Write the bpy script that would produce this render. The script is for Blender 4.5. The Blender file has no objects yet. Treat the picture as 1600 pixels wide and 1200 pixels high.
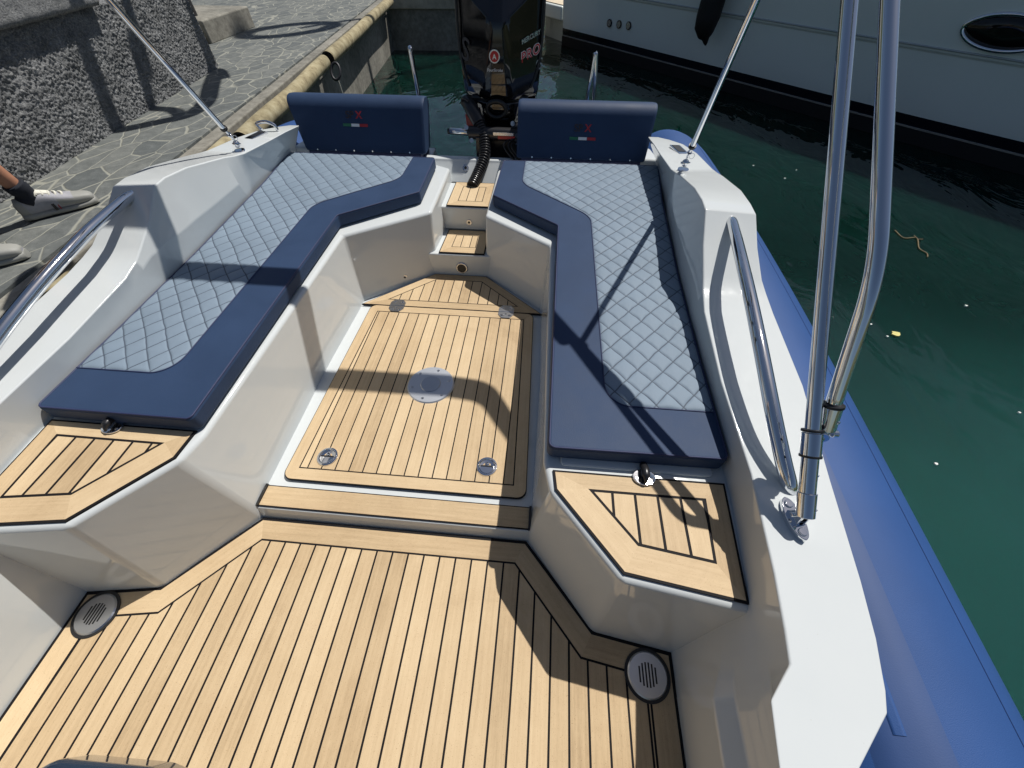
import bpy, bmesh, math, random
from mathutils import Vector, Matrix, noise
random.seed(7)
R = math.radians
scene = bpy.context.scene
COL = scene.collection

# ------------------------------------------------------------------ survey
# Camera calibration of the photograph: eye 1.5 m above the cockpit sole,
# boat axis = +Y (towards the stern), +X = right. at() turns a pixel of the
# 1600x1200 photograph into the point of the place at height z.
FPX = 600.0
TH = math.atan2(748, 600)
YAW = math.atan2(84, math.hypot(600, 748))
EYE = Vector((0, 0, 1.5))
X0 = -0.5                                   # centreline of the boat
SUN = Vector((0.36, 0.47, 1.0))             # towards the sun

def ray(u, v):
    x = (u - 800) / FPX; y = -(v - 600) / FPX
    d = (x, math.cos(TH) + y * math.sin(TH), -math.sin(TH) + y * math.cos(TH))
    c, s = math.cos(YAW), math.sin(YAW)
    return Vector((c * d[0] - s * d[1], s * d[0] + c * d[1], d[2]))

def at(u, v, z):
    d = ray(u, v)
    return EYE + d * ((z - EYE.z) / d.z)

def atY(u, v, Y):
    d = ray(u, v)
    return EYE + d * (Y / d.y)

# ------------------------------------------------------------------ materials
def newmat(name):
    m = bpy.data.materials.new(name); m.use_nodes = True
    nt = m.node_tree
    return m, nt, nt.nodes['Principled BSDF']

def N(nt, typ, **kw):
    n = nt.nodes.new(typ)
    for k, v in kw.items():
        if k in n.inputs.keys(): n.inputs[k].default_value = v
        else: setattr(n, k, v)
    return n

def L(nt, a, b): nt.links.new(a, b)

def ramp(nt, fac, stops):
    r = nt.nodes.new('ShaderNodeValToRGB')
    e = r.color_ramp.elements
    while len(e) < len(stops): e.new(0.5)
    for i, (p, c) in enumerate(stops):
        e[i].position = p; e[i].color = (*c, 1) if len(c) == 3 else c
    L(nt, fac, r.inputs[0]); return r

def simple(name, col, rough=0.5, metal=0.0, var=0.06, scale=6.0, bump=0.0, bscale=400.0, spec=0.5, coat=0.0):
    m, nt, b = newmat(name)
    tc = N(nt, 'ShaderNodeTexCoord')
    n = N(nt, 'ShaderNodeTexNoise', Scale=scale, Detail=5.0)
    L(nt, tc.outputs['Object'], n.inputs['Vector'])
    lo = tuple(c * (1 - var) for c in col); hi = tuple(min(1, c * (1 + var)) for c in col)
    r = ramp(nt, n.outputs['Fac'], [(0.3, lo), (0.7, hi)])
    L(nt, r.outputs[0], b.inputs['Base Color'])
    b.inputs['Roughness'].default_value = rough
    b.inputs['Metallic'].default_value = metal
    b.inputs['Specular IOR Level'].default_value = spec
    b.inputs['Coat Weight'].default_value = coat
    if bump:
        n2 = N(nt, 'ShaderNodeTexNoise', Scale=bscale, Detail=3.0)
        L(nt, tc.outputs['Object'], n2.inputs['Vector'])
        bp = N(nt, 'ShaderNodeBump', Strength=bump, Distance=0.002)
        L(nt, n2.outputs['Fac'], bp.inputs['Height']); L(nt, bp.outputs[0], b.inputs['Normal'])
    return m

M = {}
def gelcoat():
    m, nt, b = newmat('gelcoat')
    tc = N(nt, 'ShaderNodeTexCoord')
    n = N(nt, 'ShaderNodeTexNoise', Scale=2.6, Detail=6.0, Roughness=.6)
    L(nt, tc.outputs['Object'], n.inputs['Vector'])
    r = ramp(nt, n.outputs['Fac'], [(.3, (.61, .64, .642)), (.7, (.64, .665, .662))])
    sp = N(nt, 'ShaderNodeTexNoise', Scale=160.0, Detail=2.0)
    L(nt, tc.outputs['Object'], sp.inputs['Vector'])
    spr = ramp(nt, sp.outputs['Fac'], [(.76, (1, 1, 1)), (.80, (.86, .84, .80))])
    mx = N(nt, 'ShaderNodeMix', data_type='RGBA', blend_type='MULTIPLY'); mx.inputs[0].default_value = 1
    L(nt, r.outputs[0], mx.inputs[6]); L(nt, spr.outputs[0], mx.inputs[7]); L(nt, mx.outputs[2], b.inputs['Base Color'])
    n2 = N(nt, 'ShaderNodeTexNoise', Scale=7.0, Detail=7.0, Roughness=.7, Distortion=1.2)
    L(nt, tc.outputs['Object'], n2.inputs['Vector'])
    rr = ramp(nt, n2.outputs['Fac'], [(.42, (.035,) * 3), (.75, (.16,) * 3)])
    L(nt, rr.outputs[0], b.inputs['Roughness'])
    b.inputs['Specular IOR Level'].default_value = .45
    n3 = N(nt, 'ShaderNodeTexNoise', Scale=4.0, Detail=2.0)
    L(nt, tc.outputs['Object'], n3.inputs['Vector'])
    bp = N(nt, 'ShaderNodeBump', Strength=.10, Distance=.02)
    L(nt, n3.outputs['Fac'], bp.inputs['Height']); L(nt, bp.outputs[0], b.inputs['Normal'])
    return m
M['gelcoat'] = gelcoat()
M['gelcoat_grey'] = simple('gelcoat_grey', (.45, .48, .5), .15, var=.02)
M['caulk'] = simple('caulk', (.010, .009, .010), .7, spec=.2)
M['black_rubber'] = simple('black_rubber', (.012, .012, .013), .45)
M['black_plastic'] = simple('black_plastic', (.018, .018, .02), .3)
M['gloss_black'] = simple('gloss_black', (.004, .004, .005), .04, coat=.5, var=.0)
M['red'] = simple('red', (.45, .012, .015), .3)
M['silver'] = simple('silver', (.65, .65, .66), .25, .8)
M['steel_satin'] = simple('steel_satin', (.55, .55, .56), .28, 1.0, bump=.05, bscale=900)
M['alu'] = simple('alu', (.62, .64, .67), .38, .75)
M['white_paint'] = simple('white_paint', (.8, .8, .8), .4)
M['green_flag'] = simple('green_flag', (.02, .16, .08), .5)
M['red_flag'] = simple('red_flag', (.4, .02, .03), .5)
M['logo_dark'] = simple('logo_dark', (.035, .025, .03), .5)
M['navy_gloss'] = simple('navy_gloss', (.02, .035, .06), .08, coat=.5)
M['canvas'] = simple('canvas', (.02, .03, .07), .8, bump=.3)
M['skin'] = simple('skin', (.42, .2, .12), .5, var=.12, scale=30)
M['sock'] = simple('sock', (.01, .013, .022), .85, bump=.4)
M['shoe_grey'] = simple('shoe_grey', (.34, .34, .365), .7, bump=.3, var=.12, scale=40)
M['shoe_sole'] = simple('shoe_sole', (.30, .30, .275), .6)
M['lace'] = simple('lace', (.72, .7, .6), .8)
M['cloth_shirt'] = simple('cloth_shirt', (.5, .52, .55), .85)
M['cloth_shorts'] = simple('cloth_shorts', (.25, .22, .17), .85)
M['hair'] = simple('hair', (.03, .02, .015), .6)
M['leaf_yellow'] = simple('leaf_yellow', (.62, .55, .16), .5)
M['twig'] = simple('twig', (.16, .115, .05), .7)
M['foam'] = simple('foam', (.8, .8, .75), .7)
M['iron'] = simple('iron', (.05, .05, .055), .5, .3)

def chrome():
    m, nt, b = newmat('chrome')
    b.inputs['Base Color'].default_value = (.78, .79, .81, 1)
    b.inputs['Metallic'].default_value = 1
    tc = N(nt, 'ShaderNodeTexCoord')
    n = N(nt, 'ShaderNodeTexNoise', Scale=25.0, Detail=4.0)
    L(nt, tc.outputs['Object'], n.inputs['Vector'])
    r = ramp(nt, n.outputs['Fac'], [(.35, (.02,) * 3), (.75, (.07,) * 3)])
    L(nt, r.outputs[0], b.inputs['Roughness'])
    return m
M['chrome'] = chrome()

def teak():
    m, nt, b = newmat('teak')
    uv = N(nt, 'ShaderNodeUVMap', uv_map='grain')
    at_ = N(nt, 'ShaderNodeAttribute', attribute_name='plank')
    mp = N(nt, 'ShaderNodeMapping'); mp.inputs['Scale'].default_value = (3.5, 95, 1)
    L(nt, uv.outputs[0], mp.inputs[0])
    g = N(nt, 'ShaderNodeTexNoise', Scale=1.0, Detail=6.0, Roughness=.65)
    L(nt, mp.outputs[0], g.inputs['Vector'])
    mp2 = N(nt, 'ShaderNodeMapping'); mp2.inputs['Scale'].default_value = (60, 900, 1)
    L(nt, uv.outputs[0], mp2.inputs[0])
    f = N(nt, 'ShaderNodeTexNoise', Scale=1.0, Detail=2.0)
    L(nt, mp2.outputs[0], f.inputs['Vector'])
    tc = N(nt, 'ShaderNodeTexCoord')
    big = N(nt, 'ShaderNodeTexNoise', Scale=3.2, Detail=7.0, Roughness=.62)
    L(nt, tc.outputs['Object'], big.inputs['Vector'])
    def mth(op, a, b_):
        n = N(nt, 'ShaderNodeMath', operation=op)
        for i, s in enumerate((a, b_)):
            if isinstance(s, (int, float)): n.inputs[i].default_value = s
            else: L(nt, s, n.inputs[i])
        return n.outputs[0]
    s = mth('MULTIPLY', g.outputs['Fac'], .42)
    s = mth('ADD', s, mth('MULTIPLY', f.outputs['Fac'], .22))
    s = mth('ADD', s, mth('MULTIPLY', at_.outputs['Fac'], .24))
    s = mth('ADD', s, mth('MULTIPLY', big.outputs['Fac'], .36))
    r = ramp(nt, s, [(.30, (.37, .26, .145)), (.56, (.585, .435, .26)), (.86, (.73, .565, .355))])
    sp = N(nt, 'ShaderNodeTexNoise', Scale=420.0, Detail=1.0)
    L(nt, tc.outputs['Object'], sp.inputs['Vector'])
    spr = ramp(nt, sp.outputs['Fac'], [(.68, (1, 1, 1)), (.76, (.62, .55, .5))])
    mx = N(nt, 'ShaderNodeMix', data_type='RGBA', blend_type='MULTIPLY'); mx.inputs[0].default_value = 1
    L(nt, r.outputs[0], mx.inputs[6]); L(nt, spr.outputs[0], mx.inputs[7])
    st = N(nt, 'ShaderNodeTexNoise', Scale=1.7, Detail=9.0, Roughness=.72, Distortion=.8)
    L(nt, tc.outputs['Object'], st.inputs['Vector'])
    str_ = ramp(nt, st.outputs['Fac'], [(.40, (1, 1, 1)), (.58, (.93, .91, .89)), (.70, (.80, .77, .74))])
    mx3 = N(nt, 'ShaderNodeMix', data_type='RGBA', blend_type='MULTIPLY'); mx3.inputs[0].default_value = 1
    L(nt, mx.outputs[2], mx3.inputs[6]); L(nt, str_.outputs[0], mx3.inputs[7])
    L(nt, mx3.outputs[2], b.inputs['Base Color'])
    b.inputs['Roughness'].default_value = .62
    b.inputs['Specular IOR Level'].default_value = .3
    bp = N(nt, 'ShaderNodeBump', Strength=.18, Distance=.001)
    L(nt, g.outputs['Fac'], bp.inputs['Height']); L(nt, bp.outputs[0], b.inputs['Normal'])
    return m
M['teak'] = teak()

def vinyl(name, col, rough=.42):
    m, nt, b = newmat(name)
    tc = N(nt, 'ShaderNodeTexCoord')
    v = N(nt, 'ShaderNodeTexVoronoi', Scale=420.0)
    L(nt, tc.outputs['Object'], v.inputs['Vector'])
    n = N(nt, 'ShaderNodeTexNoise', Scale=5.0, Detail=6.0, Roughness=.6)
    L(nt, tc.outputs['Object'], n.inputs['Vector'])
    r = ramp(nt, n.outputs['Fac'], [(.3, tuple(c * .9 for c in col)), (.7, tuple(c * 1.1 for c in col))])
    L(nt, r.outputs[0], b.inputs['Base Color'])
    rr = ramp(nt, n.outputs['Fac'], [(.3, (rough - .05,) * 3), (.7, (rough + .07,) * 3)])
    L(nt, rr.outputs[0], b.inputs['Roughness'])
    b.inputs['Specular IOR Level'].default_value = .2
    n3 = N(nt, 'ShaderNodeTexNoise', Scale=9.0, Detail=2.0)
    L(nt, tc.outputs['Object'], n3.inputs['Vector'])
    b2 = N(nt, 'ShaderNodeBump', Strength=.12, Distance=.012)
    L(nt, n3.outputs['Fac'], b2.inputs['Height'])
    bp = N(nt, 'ShaderNodeBump', Strength=.22, Distance=.0012)
    L(nt, v.outputs['Distance'], bp.inputs['Height']); L(nt, b2.outputs[0], bp.inputs['Normal'])
    L(nt, bp.outputs[0], b.inputs['Normal'])
    return m
M['navy'] = vinyl('navy_vinyl', (.027, .051, .108), .56)
M['navy_thread'] = simple('navy_thread', (.02, .03, .09), .6)
M['tube_fabric'] = simple('tube_fabric', (.024, .074, .225), .6, var=.12, scale=2.5, bump=.25, bscale=600, spec=.28)
M['tube_strip'] = simple('tube_strip', (.020, .060, .185), .62, var=.06, bump=.1)

def quilt():
    m, nt, b = newmat('quilted_vinyl')
    tc = N(nt, 'ShaderNodeTexCoord')
    v = N(nt, 'ShaderNodeTexVoronoi', Scale=420.0)
    L(nt, tc.outputs['Object'], v.inputs['Vector'])
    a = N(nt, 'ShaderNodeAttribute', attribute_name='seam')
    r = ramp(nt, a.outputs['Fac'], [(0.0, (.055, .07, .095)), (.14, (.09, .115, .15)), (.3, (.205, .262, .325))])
    n = N(nt, 'ShaderNodeTexNoise', Scale=4.0, Detail=5.0)
    L(nt, tc.outputs['Object'], n.inputs['Vector'])
    rn = ramp(nt, n.outputs['Fac'], [(.3, (.93,) * 3), (.7, (1.06,) * 3)])
    mx = N(nt, 'ShaderNodeMix', data_type='RGBA', blend_type='MULTIPLY'); mx.inputs[0].default_value = 1
    L(nt, r.outputs[0], mx.inputs[6]); L(nt, rn.outputs[0], mx.inputs[7])
    L(nt, mx.outputs[2], b.inputs['Base Color'])
    b.inputs['Roughness'].default_value = .6; b.inputs['Specular IOR Level'].default_value = .22
    bp = N(nt, 'ShaderNodeBump', Strength=.2, Distance=.0012)
    L(nt, v.outputs['Distance'], bp.inputs['Height']); L(nt, bp.outputs[0], b.inputs['Normal'])
    return m
M['quilt'] = quilt()

def water():
    m, nt, b = newmat('harbour_water')
    tc = N(nt, 'ShaderNodeTexCoord')
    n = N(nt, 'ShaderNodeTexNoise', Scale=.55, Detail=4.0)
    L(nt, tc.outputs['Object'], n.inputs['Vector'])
    # bright sky reflection near and dark reflection far, painted into the colour along Y
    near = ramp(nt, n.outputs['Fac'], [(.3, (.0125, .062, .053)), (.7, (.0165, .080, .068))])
    dark_refl = ramp(nt, n.outputs['Fac'], [(.3, (.0022, .0125, .0095)), (.7, (.0034, .019, .0145))])
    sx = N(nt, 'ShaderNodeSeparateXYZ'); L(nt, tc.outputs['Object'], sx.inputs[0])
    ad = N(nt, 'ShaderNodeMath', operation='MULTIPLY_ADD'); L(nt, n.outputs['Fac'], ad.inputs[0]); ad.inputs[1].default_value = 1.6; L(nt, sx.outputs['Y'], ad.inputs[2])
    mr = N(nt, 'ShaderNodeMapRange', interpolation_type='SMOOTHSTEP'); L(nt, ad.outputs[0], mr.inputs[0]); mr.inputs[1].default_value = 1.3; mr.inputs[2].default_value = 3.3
    mw = N(nt, 'ShaderNodeMix', data_type='RGBA'); L(nt, mr.outputs[0], mw.inputs[0]); L(nt, near.outputs[0], mw.inputs[6]); L(nt, dark_refl.outputs[0], mw.inputs[7])
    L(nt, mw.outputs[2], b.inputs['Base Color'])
    b.inputs['Roughness'].default_value = .02
    b.inputs['IOR'].default_value = 1.33
    b.inputs['Subsurface Weight'].default_value = 1.0
    b.inputs['Subsurface Radius'].default_value = (.25, 1.0, .8)
    b.inputs['Subsurface Scale'].default_value = .9
    mp = N(nt, 'ShaderNodeMapping'); mp.inputs['Scale'].default_value = (1, .55, 1); mp.inputs['Rotation'].default_value = (0, 0, .7)
    L(nt, tc.outputs['Object'], mp.inputs[0])
    w = N(nt, 'ShaderNodeTexNoise', Scale=2.6, Detail=3.0, Distortion=.6)
    L(nt, mp.outputs[0], w.inputs['Vector'])
    b1 = N(nt, 'ShaderNodeBump', Strength=.22, Distance=.12)
    L(nt, w.outputs['Fac'], b1.inputs['Height'])
    L(nt, b1.outputs[0], b.inputs['Normal'])
    return m
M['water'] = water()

def paving():
    m, nt, b = newmat('crazy_paving')
    tc = N(nt, 'ShaderNodeTexCoord')
    mp = N(nt, 'ShaderNodeMapping'); mp.inputs['Scale'].default_value = (4.2, 2.0, 1); mp.inputs['Rotation'].default_value = (0, 0, .75)
    wn = N(nt, 'ShaderNodeTexNoise', Scale=3.0, Detail=2.0)
    L(nt, tc.outputs['Object'], wn.inputs['Vector'])
    add = N(nt, 'ShaderNodeMix', data_type='RGBA', blend_type='ADD'); add.inputs[0].default_value = .10
    L(nt, tc.outputs['Object'], add.inputs[6]); L(nt, wn.outputs['Color'], add.inputs[7])
    L(nt, add.outputs[2], mp.inputs[0])
    v = N(nt, 'ShaderNodeTexVoronoi', feature='DISTANCE_TO_EDGE', Scale=1.9)
    c = N(nt, 'ShaderNodeTexVoronoi', Scale=1.9)
    L(nt, mp.outputs[0], v.inputs['Vector']); L(nt, mp.outputs[0], c.inputs['Vector'])
    n = N(nt, 'ShaderNodeTexNoise', Scale=14.0, Detail=8.0, Roughness=.7)
    L(nt, tc.outputs['Object'], n.inputs['Vector'])
    stone = ramp(nt, n.outputs['Fac'], [(.25, (.09, .10, .098)), (.55, (.155, .166, .16)), (.8, (.25, .258, .245))])
    sep = N(nt, 'ShaderNodeSeparateColor'); L(nt, c.outputs['Color'], sep.inputs[0])
    tone = ramp(nt, sep.outputs[0], [(0, (.7, .72, .74)), (1, (1.15, 1.12, 1.08))])
    mx = N(nt, 'ShaderNodeMix', data_type='RGBA', blend_type='MULTIPLY'); mx.inputs[0].default_value = 1
    L(nt, stone.outputs[0], mx.inputs[6]); L(nt, tone.outputs[0], mx.inputs[7])
    jn = N(nt, 'ShaderNodeMath', operation='MULTIPLY_ADD'); L(nt, wn.outputs['Fac'], jn.inputs[0]); jn.inputs[1].default_value = .07; jn.inputs[2].default_value = -.035
    jd = N(nt, 'ShaderNodeMath', operation='ADD'); L(nt, v.outputs['Distance'], jd.inputs[0]); L(nt, jn.outputs[0], jd.inputs[1])
    er = ramp(nt, jd.outputs[0], [(.012, (1, 1, 1)), (.04, (0, 0, 0))])
    mx2 = N(nt, 'ShaderNodeMix', data_type='RGBA')
    L(nt, er.outputs[0], mx2.inputs[0]); L(nt, mx.outputs[2], mx2.inputs[6]); mx2.inputs[7].default_value = (.30, .30, .255, 1)
    L(nt, mx2.outputs[2], b.inputs['Base Color'])
    b.inputs['Roughness'].default_value = .8
    h = N(nt, 'ShaderNodeMath', operation='MULTIPLY'); h.inputs[1].default_value = -.6
    L(nt, er.outputs[0], h.inputs[0])
    h2 = N(nt, 'ShaderNodeMath', operation='ADD'); L(nt, h.outputs[0], h2.inputs[0]); L(nt, n.outputs['Fac'], h2.inputs[1])
    bp = N(nt, 'ShaderNodeBump', Strength=.5, Distance=.012)
    L(nt, h2.outputs[0], bp.inputs['Height']); L(nt, bp.outputs[0], b.inputs['Normal'])
    return m
M['paving'] = paving()

def rough_stone(name, lo, mid, hi, sc=1.0, bump=.9, dist=.02):
    m, nt, b = newmat(name)
    tc = N(nt, 'ShaderNodeTexCoord')
    n = N(nt, 'ShaderNodeTexNoise', Scale=30.0 * sc, Detail=8.0, Roughness=.7)
    L(nt, tc.outputs['Object'], n.inputs['Vector'])
    n2 = N(nt, 'ShaderNodeTexNoise', Scale=3.0 * sc, Detail=5.0)
    L(nt, tc.outputs['Object'], n2.inputs['Vector'])
    r = ramp(nt, n.outputs['Fac'], [(.3, lo), (.5, mid), (.7, hi)])
    r2 = ramp(nt, n2.outputs['Fac'], [(.3, (.62, .62, .60)), (.7, (1.22, 1.2, 1.16))])
    mx = N(nt, 'ShaderNodeMix', data_type='RGBA', blend_type='MULTIPLY'); mx.inputs[0].default_value = 1
    L(nt, r.outputs[0], mx.inputs[6]); L(nt, r2.outputs[0], mx.inputs[7])
    L(nt, mx.outputs[2], b.inputs['Base Color'])
    b.inputs['Roughness'].default_value = .9
    bp = N(nt, 'ShaderNodeBump', Strength=bump, Distance=.02)
    bp.inputs['Distance'].default_value = dist
    L(nt, n.outputs['Fac'], bp.inputs['Height']); L(nt, bp.outputs[0], b.inputs['Normal'])
    return m
M['rough_wall'] = rough_stone('rough_wall', (.12, .125, .135), (.29, .30, .315), (.52, .525, .52), 3.4, 1.0)
M['concrete'] = rough_stone('concrete', (.16, .15, .13), (.25, .24, .21), (.34, .33, .29), .5, .3)
M['coping'] = rough_stone('coping', (.36, .33, .26), (.48, .44, .36), (.58, .54, .45), .4, .25)
M['pipe'] = rough_stone('pipe', (.16, .125, .07), (.37, .315, .19), (.50, .45, .30), .35, .1, .002)
M['yacht_white'] = simple('yacht_white', (.88, .92, .88), .12, var=.03, scale=1.0)
M['yacht_navy'] = simple('yacht_navy', (.004, .005, .012), .15)
M['antifoul'] = simple('antifoul', (.006, .006, .008), .6)
M['yacht_line'] = simple('yacht_line', (.55, .53, .5), .4)
M['fender_black'] = simple('fender_black', (.006, .006, .007), .7)
M['dark_glass'] = simple('dark_glass', (.01, .008, .008), .05)
M['deck_beige'] = simple('deck_beige', (.62, .52, .38), .7)

# ------------------------------------------------------------------ mesh helpers
ORG = {}
def origin(p): return ORG.get(p.name, Vector((0, 0, 0))) if p else Vector((0, 0, 0))

def link(o, parent=None):
    COL.objects.link(o)
    if parent: o.parent = parent
    return o

def empty(name, loc, label, cat, group=None):
    o = bpy.data.objects.new(name, None); COL.objects.link(o)
    o.location = loc; ORG[o.name] = Vector(loc)
    o.empty_display_size = .1
    return tag(o, label, cat, group)

def tag(o, label, cat, group=None):
    o['label'] = label; o['category'] = cat
    if group: o['group'] = group
    return o

def struct(o, kind='structure'):
    o['kind'] = kind; return o

def finish(bm, name, mats, parent=None, smooth=True, bevel=0, seg=3, angle=30, subsurf=0, loc=None, recalc=True):
    """bm is in world coordinates; the object sits at its parent's origin (or at loc)."""
    if recalc: bmesh.ops.recalc_face_normals(bm, faces=bm.faces)
    me = bpy.data.meshes.new(name)
    org = origin(parent)
    if loc is not None: org = Vector(loc)
    bmesh.ops.translate(bm, verts=bm.verts, vec=-org)
    bm.to_mesh(me); bm.free()
    if not isinstance(mats, (list, tuple)): mats = [mats]
    for m in mats: me.materials.append(m)
    o = bpy.data.objects.new(name, me)
    link(o, parent)
    ORG[o.name] = org
    if loc is not None: o.location = Vector(loc) - origin(parent)
    if smooth:
        for p in me.polygons: p.use_smooth = True
    if bevel:
        b = o.modifiers.new('bevel', 'BEVEL'); b.width = bevel; b.segments = seg
        b.limit_method = 'ANGLE'; b.angle_limit = R(angle); b.harden_normals = False
        b.use_clamp_overlap = True
    if subsurf:
        s = o.modifiers.new('sub', 'SUBSURF'); s.levels = subsurf; s.render_levels = subsurf
    if smooth and not subsurf:
        w = o.modifiers.new('wn', 'WEIGHTED_NORMAL'); w.keep_sharp = True; w.weight = 80
    return o

def face(bm, pts, mi=0):
    vs = [bm.verts.new(p) for p in pts]
    f = bm.faces.new(vs); f.material_index = mi; return f

def box(bm, x0, x1, y0, y1, z0, z1, mi=0):
    v = [bm.verts.new((x, y, z)) for z in (z0, z1) for y in (y0, y1) for x in (x0, x1)]
    for q in ((0, 2, 3, 1), (4, 5, 7, 6), (0, 1, 5, 4), (2, 6, 7, 3), (0, 4, 6, 2), (1, 3, 7, 5)):
        bm.faces.new([v[i] for i in q]).material_index = mi
    return v

def prism(bm, poly, z0, z1, mi=0, inset_bottom=0):
    n = len(poly)
    b = [bm.verts.new((p[0], p[1], z0)) for p in (offset(poly, inset_bottom) if inset_bottom else poly)]
    t = [bm.verts.new((p[0], p[1], z1)) for p in poly]
    bm.faces.new(t).material_index = mi
    bm.faces.new(b[::-1]).material_index = mi
    for i in range(n):
        j = (i + 1) % n
        bm.faces.new((b[i], b[j], t[j], t[i])).material_index = mi

def area(p):
    return .5 * sum(p[i][0] * p[(i + 1) % len(p)][1] - p[(i + 1) % len(p)][0] * p[i][1] for i in range(len(p)))

def ccw(p): return list(p) if area(p) > 0 else list(p)[::-1]

def offset(poly, d):
    """inward offset with mitred corners; d one number or one per edge of the ccw polygon"""
    p = ccw(poly); n = len(p); lines = []
    ds = d if isinstance(d, (list, tuple)) else [d] * n
    for i in range(n):
        a, b = Vector(p[i][:2]), Vector(p[(i + 1) % n][:2])
        t = (b - a).normalized(); nn = Vector((-t.y, t.x))
        lines.append((a + nn * ds[i], t))
    out = []
    for i in range(n):
        (a, t), (b, s) = lines[i - 1], lines[i]
        den = t.x * s.y - t.y * s.x
        if abs(den) < 1e-6: out.append(tuple(b)); continue
        k = ((b.x - a.x) * s.y - (b.y - a.y) * s.x) / den
        q = a + t * k; out.append((q.x, q.y))
    return out

def fillet(poly, rad, seg=6):
    p = ccw(poly); n = len(p); out = []
    for i in range(n):
        r = rad[i] if isinstance(rad, (list, tuple)) else rad
        a, b, c = Vector(p[i - 1][:2]), Vector(p[i][:2]), Vector(p[(i + 1) % n][:2])
        u, w = (a - b).normalized(), (c - b).normalized()
        ang = u.angle(w)
        if r <= 0 or ang > math.pi - .02: out.append(tuple(b)); continue
        d = min(r / math.tan(ang / 2), (a - b).length * .45, (c - b).length * .45)
        rr = d * math.tan(ang / 2)
        p0, p1 = b + u * d, b + w * d
        cen = b + (u + w).normalized() * (rr / math.sin(ang / 2))
        a0 = math.atan2(*(p0 - cen).yx); a1 = math.atan2(*(p1 - cen).yx)
        da = (a1 - a0 + math.pi) % (2 * math.pi) - math.pi
        for k in range(seg + 1):
            t = a0 + da * k / seg
            out.append((cen.x + rr * math.cos(t), cen.y + rr * math.sin(t)))
    return out

def clip(poly, axis, val, keep_ge):
    out = []; n = len(poly)
    for i in range(n):
        a, b = poly[i], poly[(i + 1) % n]
        ia = (a[axis] >= val) == keep_ge; ib = (b[axis] >= val) == keep_ge
        if ia: out.append(a)
        if ia != ib:
            t = (val - a[axis]) / (b[axis] - a[axis])
            out.append((a[0] + (b[0] - a[0]) * t, a[1] + (b[1] - a[1]) * t))
    return out

def catmull(pts, n=8):
    pts = [Vector(p) for p in pts]
    P = [pts[0] * 2 - pts[1]] + pts + [pts[-1] * 2 - pts[-2]]
    out = []
    for i in range(1, len(P) - 2):
        a, b, c, d = P[i - 1], P[i], P[i + 1], P[i + 2]
        for k in range(n):
            t = k / n
            out.append(.5 * ((2 * b) + (c - a) * t + (2 * a - 5 * b + 4 * c - d) * t * t + (3 * b - a - 3 * c + d) * t ** 3))
    out.append(pts[-1]); return out

def sweep(bm, pts, rad, seg=12, mi=0, cap=True, closed=False):
    """tube along pts; rad a number or one per point"""
    pts = [Vector(p) for p in pts]; n = len(pts); rings = []; ref = None
    for i in range(n):
        if closed: t = (pts[(i + 1) % n] - pts[i - 1]).normalized()
        else: t = (pts[min(i + 1, n - 1)] - pts[max(i - 1, 0)]).normalized()
        if ref is None:
            ref = t.orthogonal().normalized()
        ref = (ref - t * ref.dot(t)).normalized(); bi = t.cross(ref)
        r = rad[i] if isinstance(rad, (list, tuple)) else rad
        rings.append([bm.verts.new(pts[i] + ref * (r * math.cos(2 * math.pi * k / seg)) + bi * (r * math.sin(2 * math.pi * k / seg))) for k in range(seg)])
    m = n if closed else n - 1
    for i in range(m):
        a, b = rings[i], rings[(i + 1) % n]
        for k in range(seg):
            f = bm.faces.new((a[k], a[(k + 1) % seg], b[(k + 1) % seg], b[k])); f.material_index = mi
    if cap and not closed:
        bm.faces.new(rings[0][::-1]).material_index = mi; bm.faces.new(rings[-1]).material_index = mi

def disc(bm, c, ax, r, h, seg=24, mi=0, r2=None):
    """short cylinder from c along ax"""
    c = Vector(c); ax = Vector(ax).normalized()
    u = ax.orthogonal().normalized(); w = ax.cross(u); r2 = r if r2 is None else r2
    a = [bm.verts.new(c + (u * math.cos(2 * math.pi * k / seg) + w * math.sin(2 * math.pi * k / seg)) * r) for k in range(seg)]
    b = [bm.verts.new(c + ax * h + (u * math.cos(2 * math.pi * k / seg) + w * math.sin(2 * math.pi * k / seg)) * r2) for k in range(seg)]
    for k in range(seg):
        bm.faces.new((a[k], a[(k + 1) % seg], b[(k + 1) % seg], b[k])).material_index = mi
    bm.faces.new(b).material_index = mi; bm.faces.new(a[::-1]).material_index = mi

def loft(bm, rows, mi=None, cap=False, closed=False):
    vs = [[bm.verts.new(p) for p in r] for r in rows]
    n = len(vs[0])
    for i in range(len(vs) - 1):
        for k in range(n if closed else n - 1):
            f = bm.faces.new((vs[i][k], vs[i][(k + 1) % n], vs[i + 1][(k + 1) % n], vs[i + 1][k]))
            if mi is not None: f.material_index = mi(i, k)
    if cap:
        bm.faces.new(vs[0][::-1]); bm.faces.new(vs[-1])
    return vs

def ball(bm, c, r, mi=0, u=16, v=10, sc=(1, 1, 1)):
    res = bmesh.ops.create_uvsphere(bm, u_segments=u, v_segments=v, radius=r)
    bmesh.ops.scale(bm, vec=sc, verts=res['verts'])
    bmesh.ops.translate(bm, vec=Vector(c), verts=res['verts'])
    for f in {f for vv in res['verts'] for f in vv.link_faces}: f.material_index = mi

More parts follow.
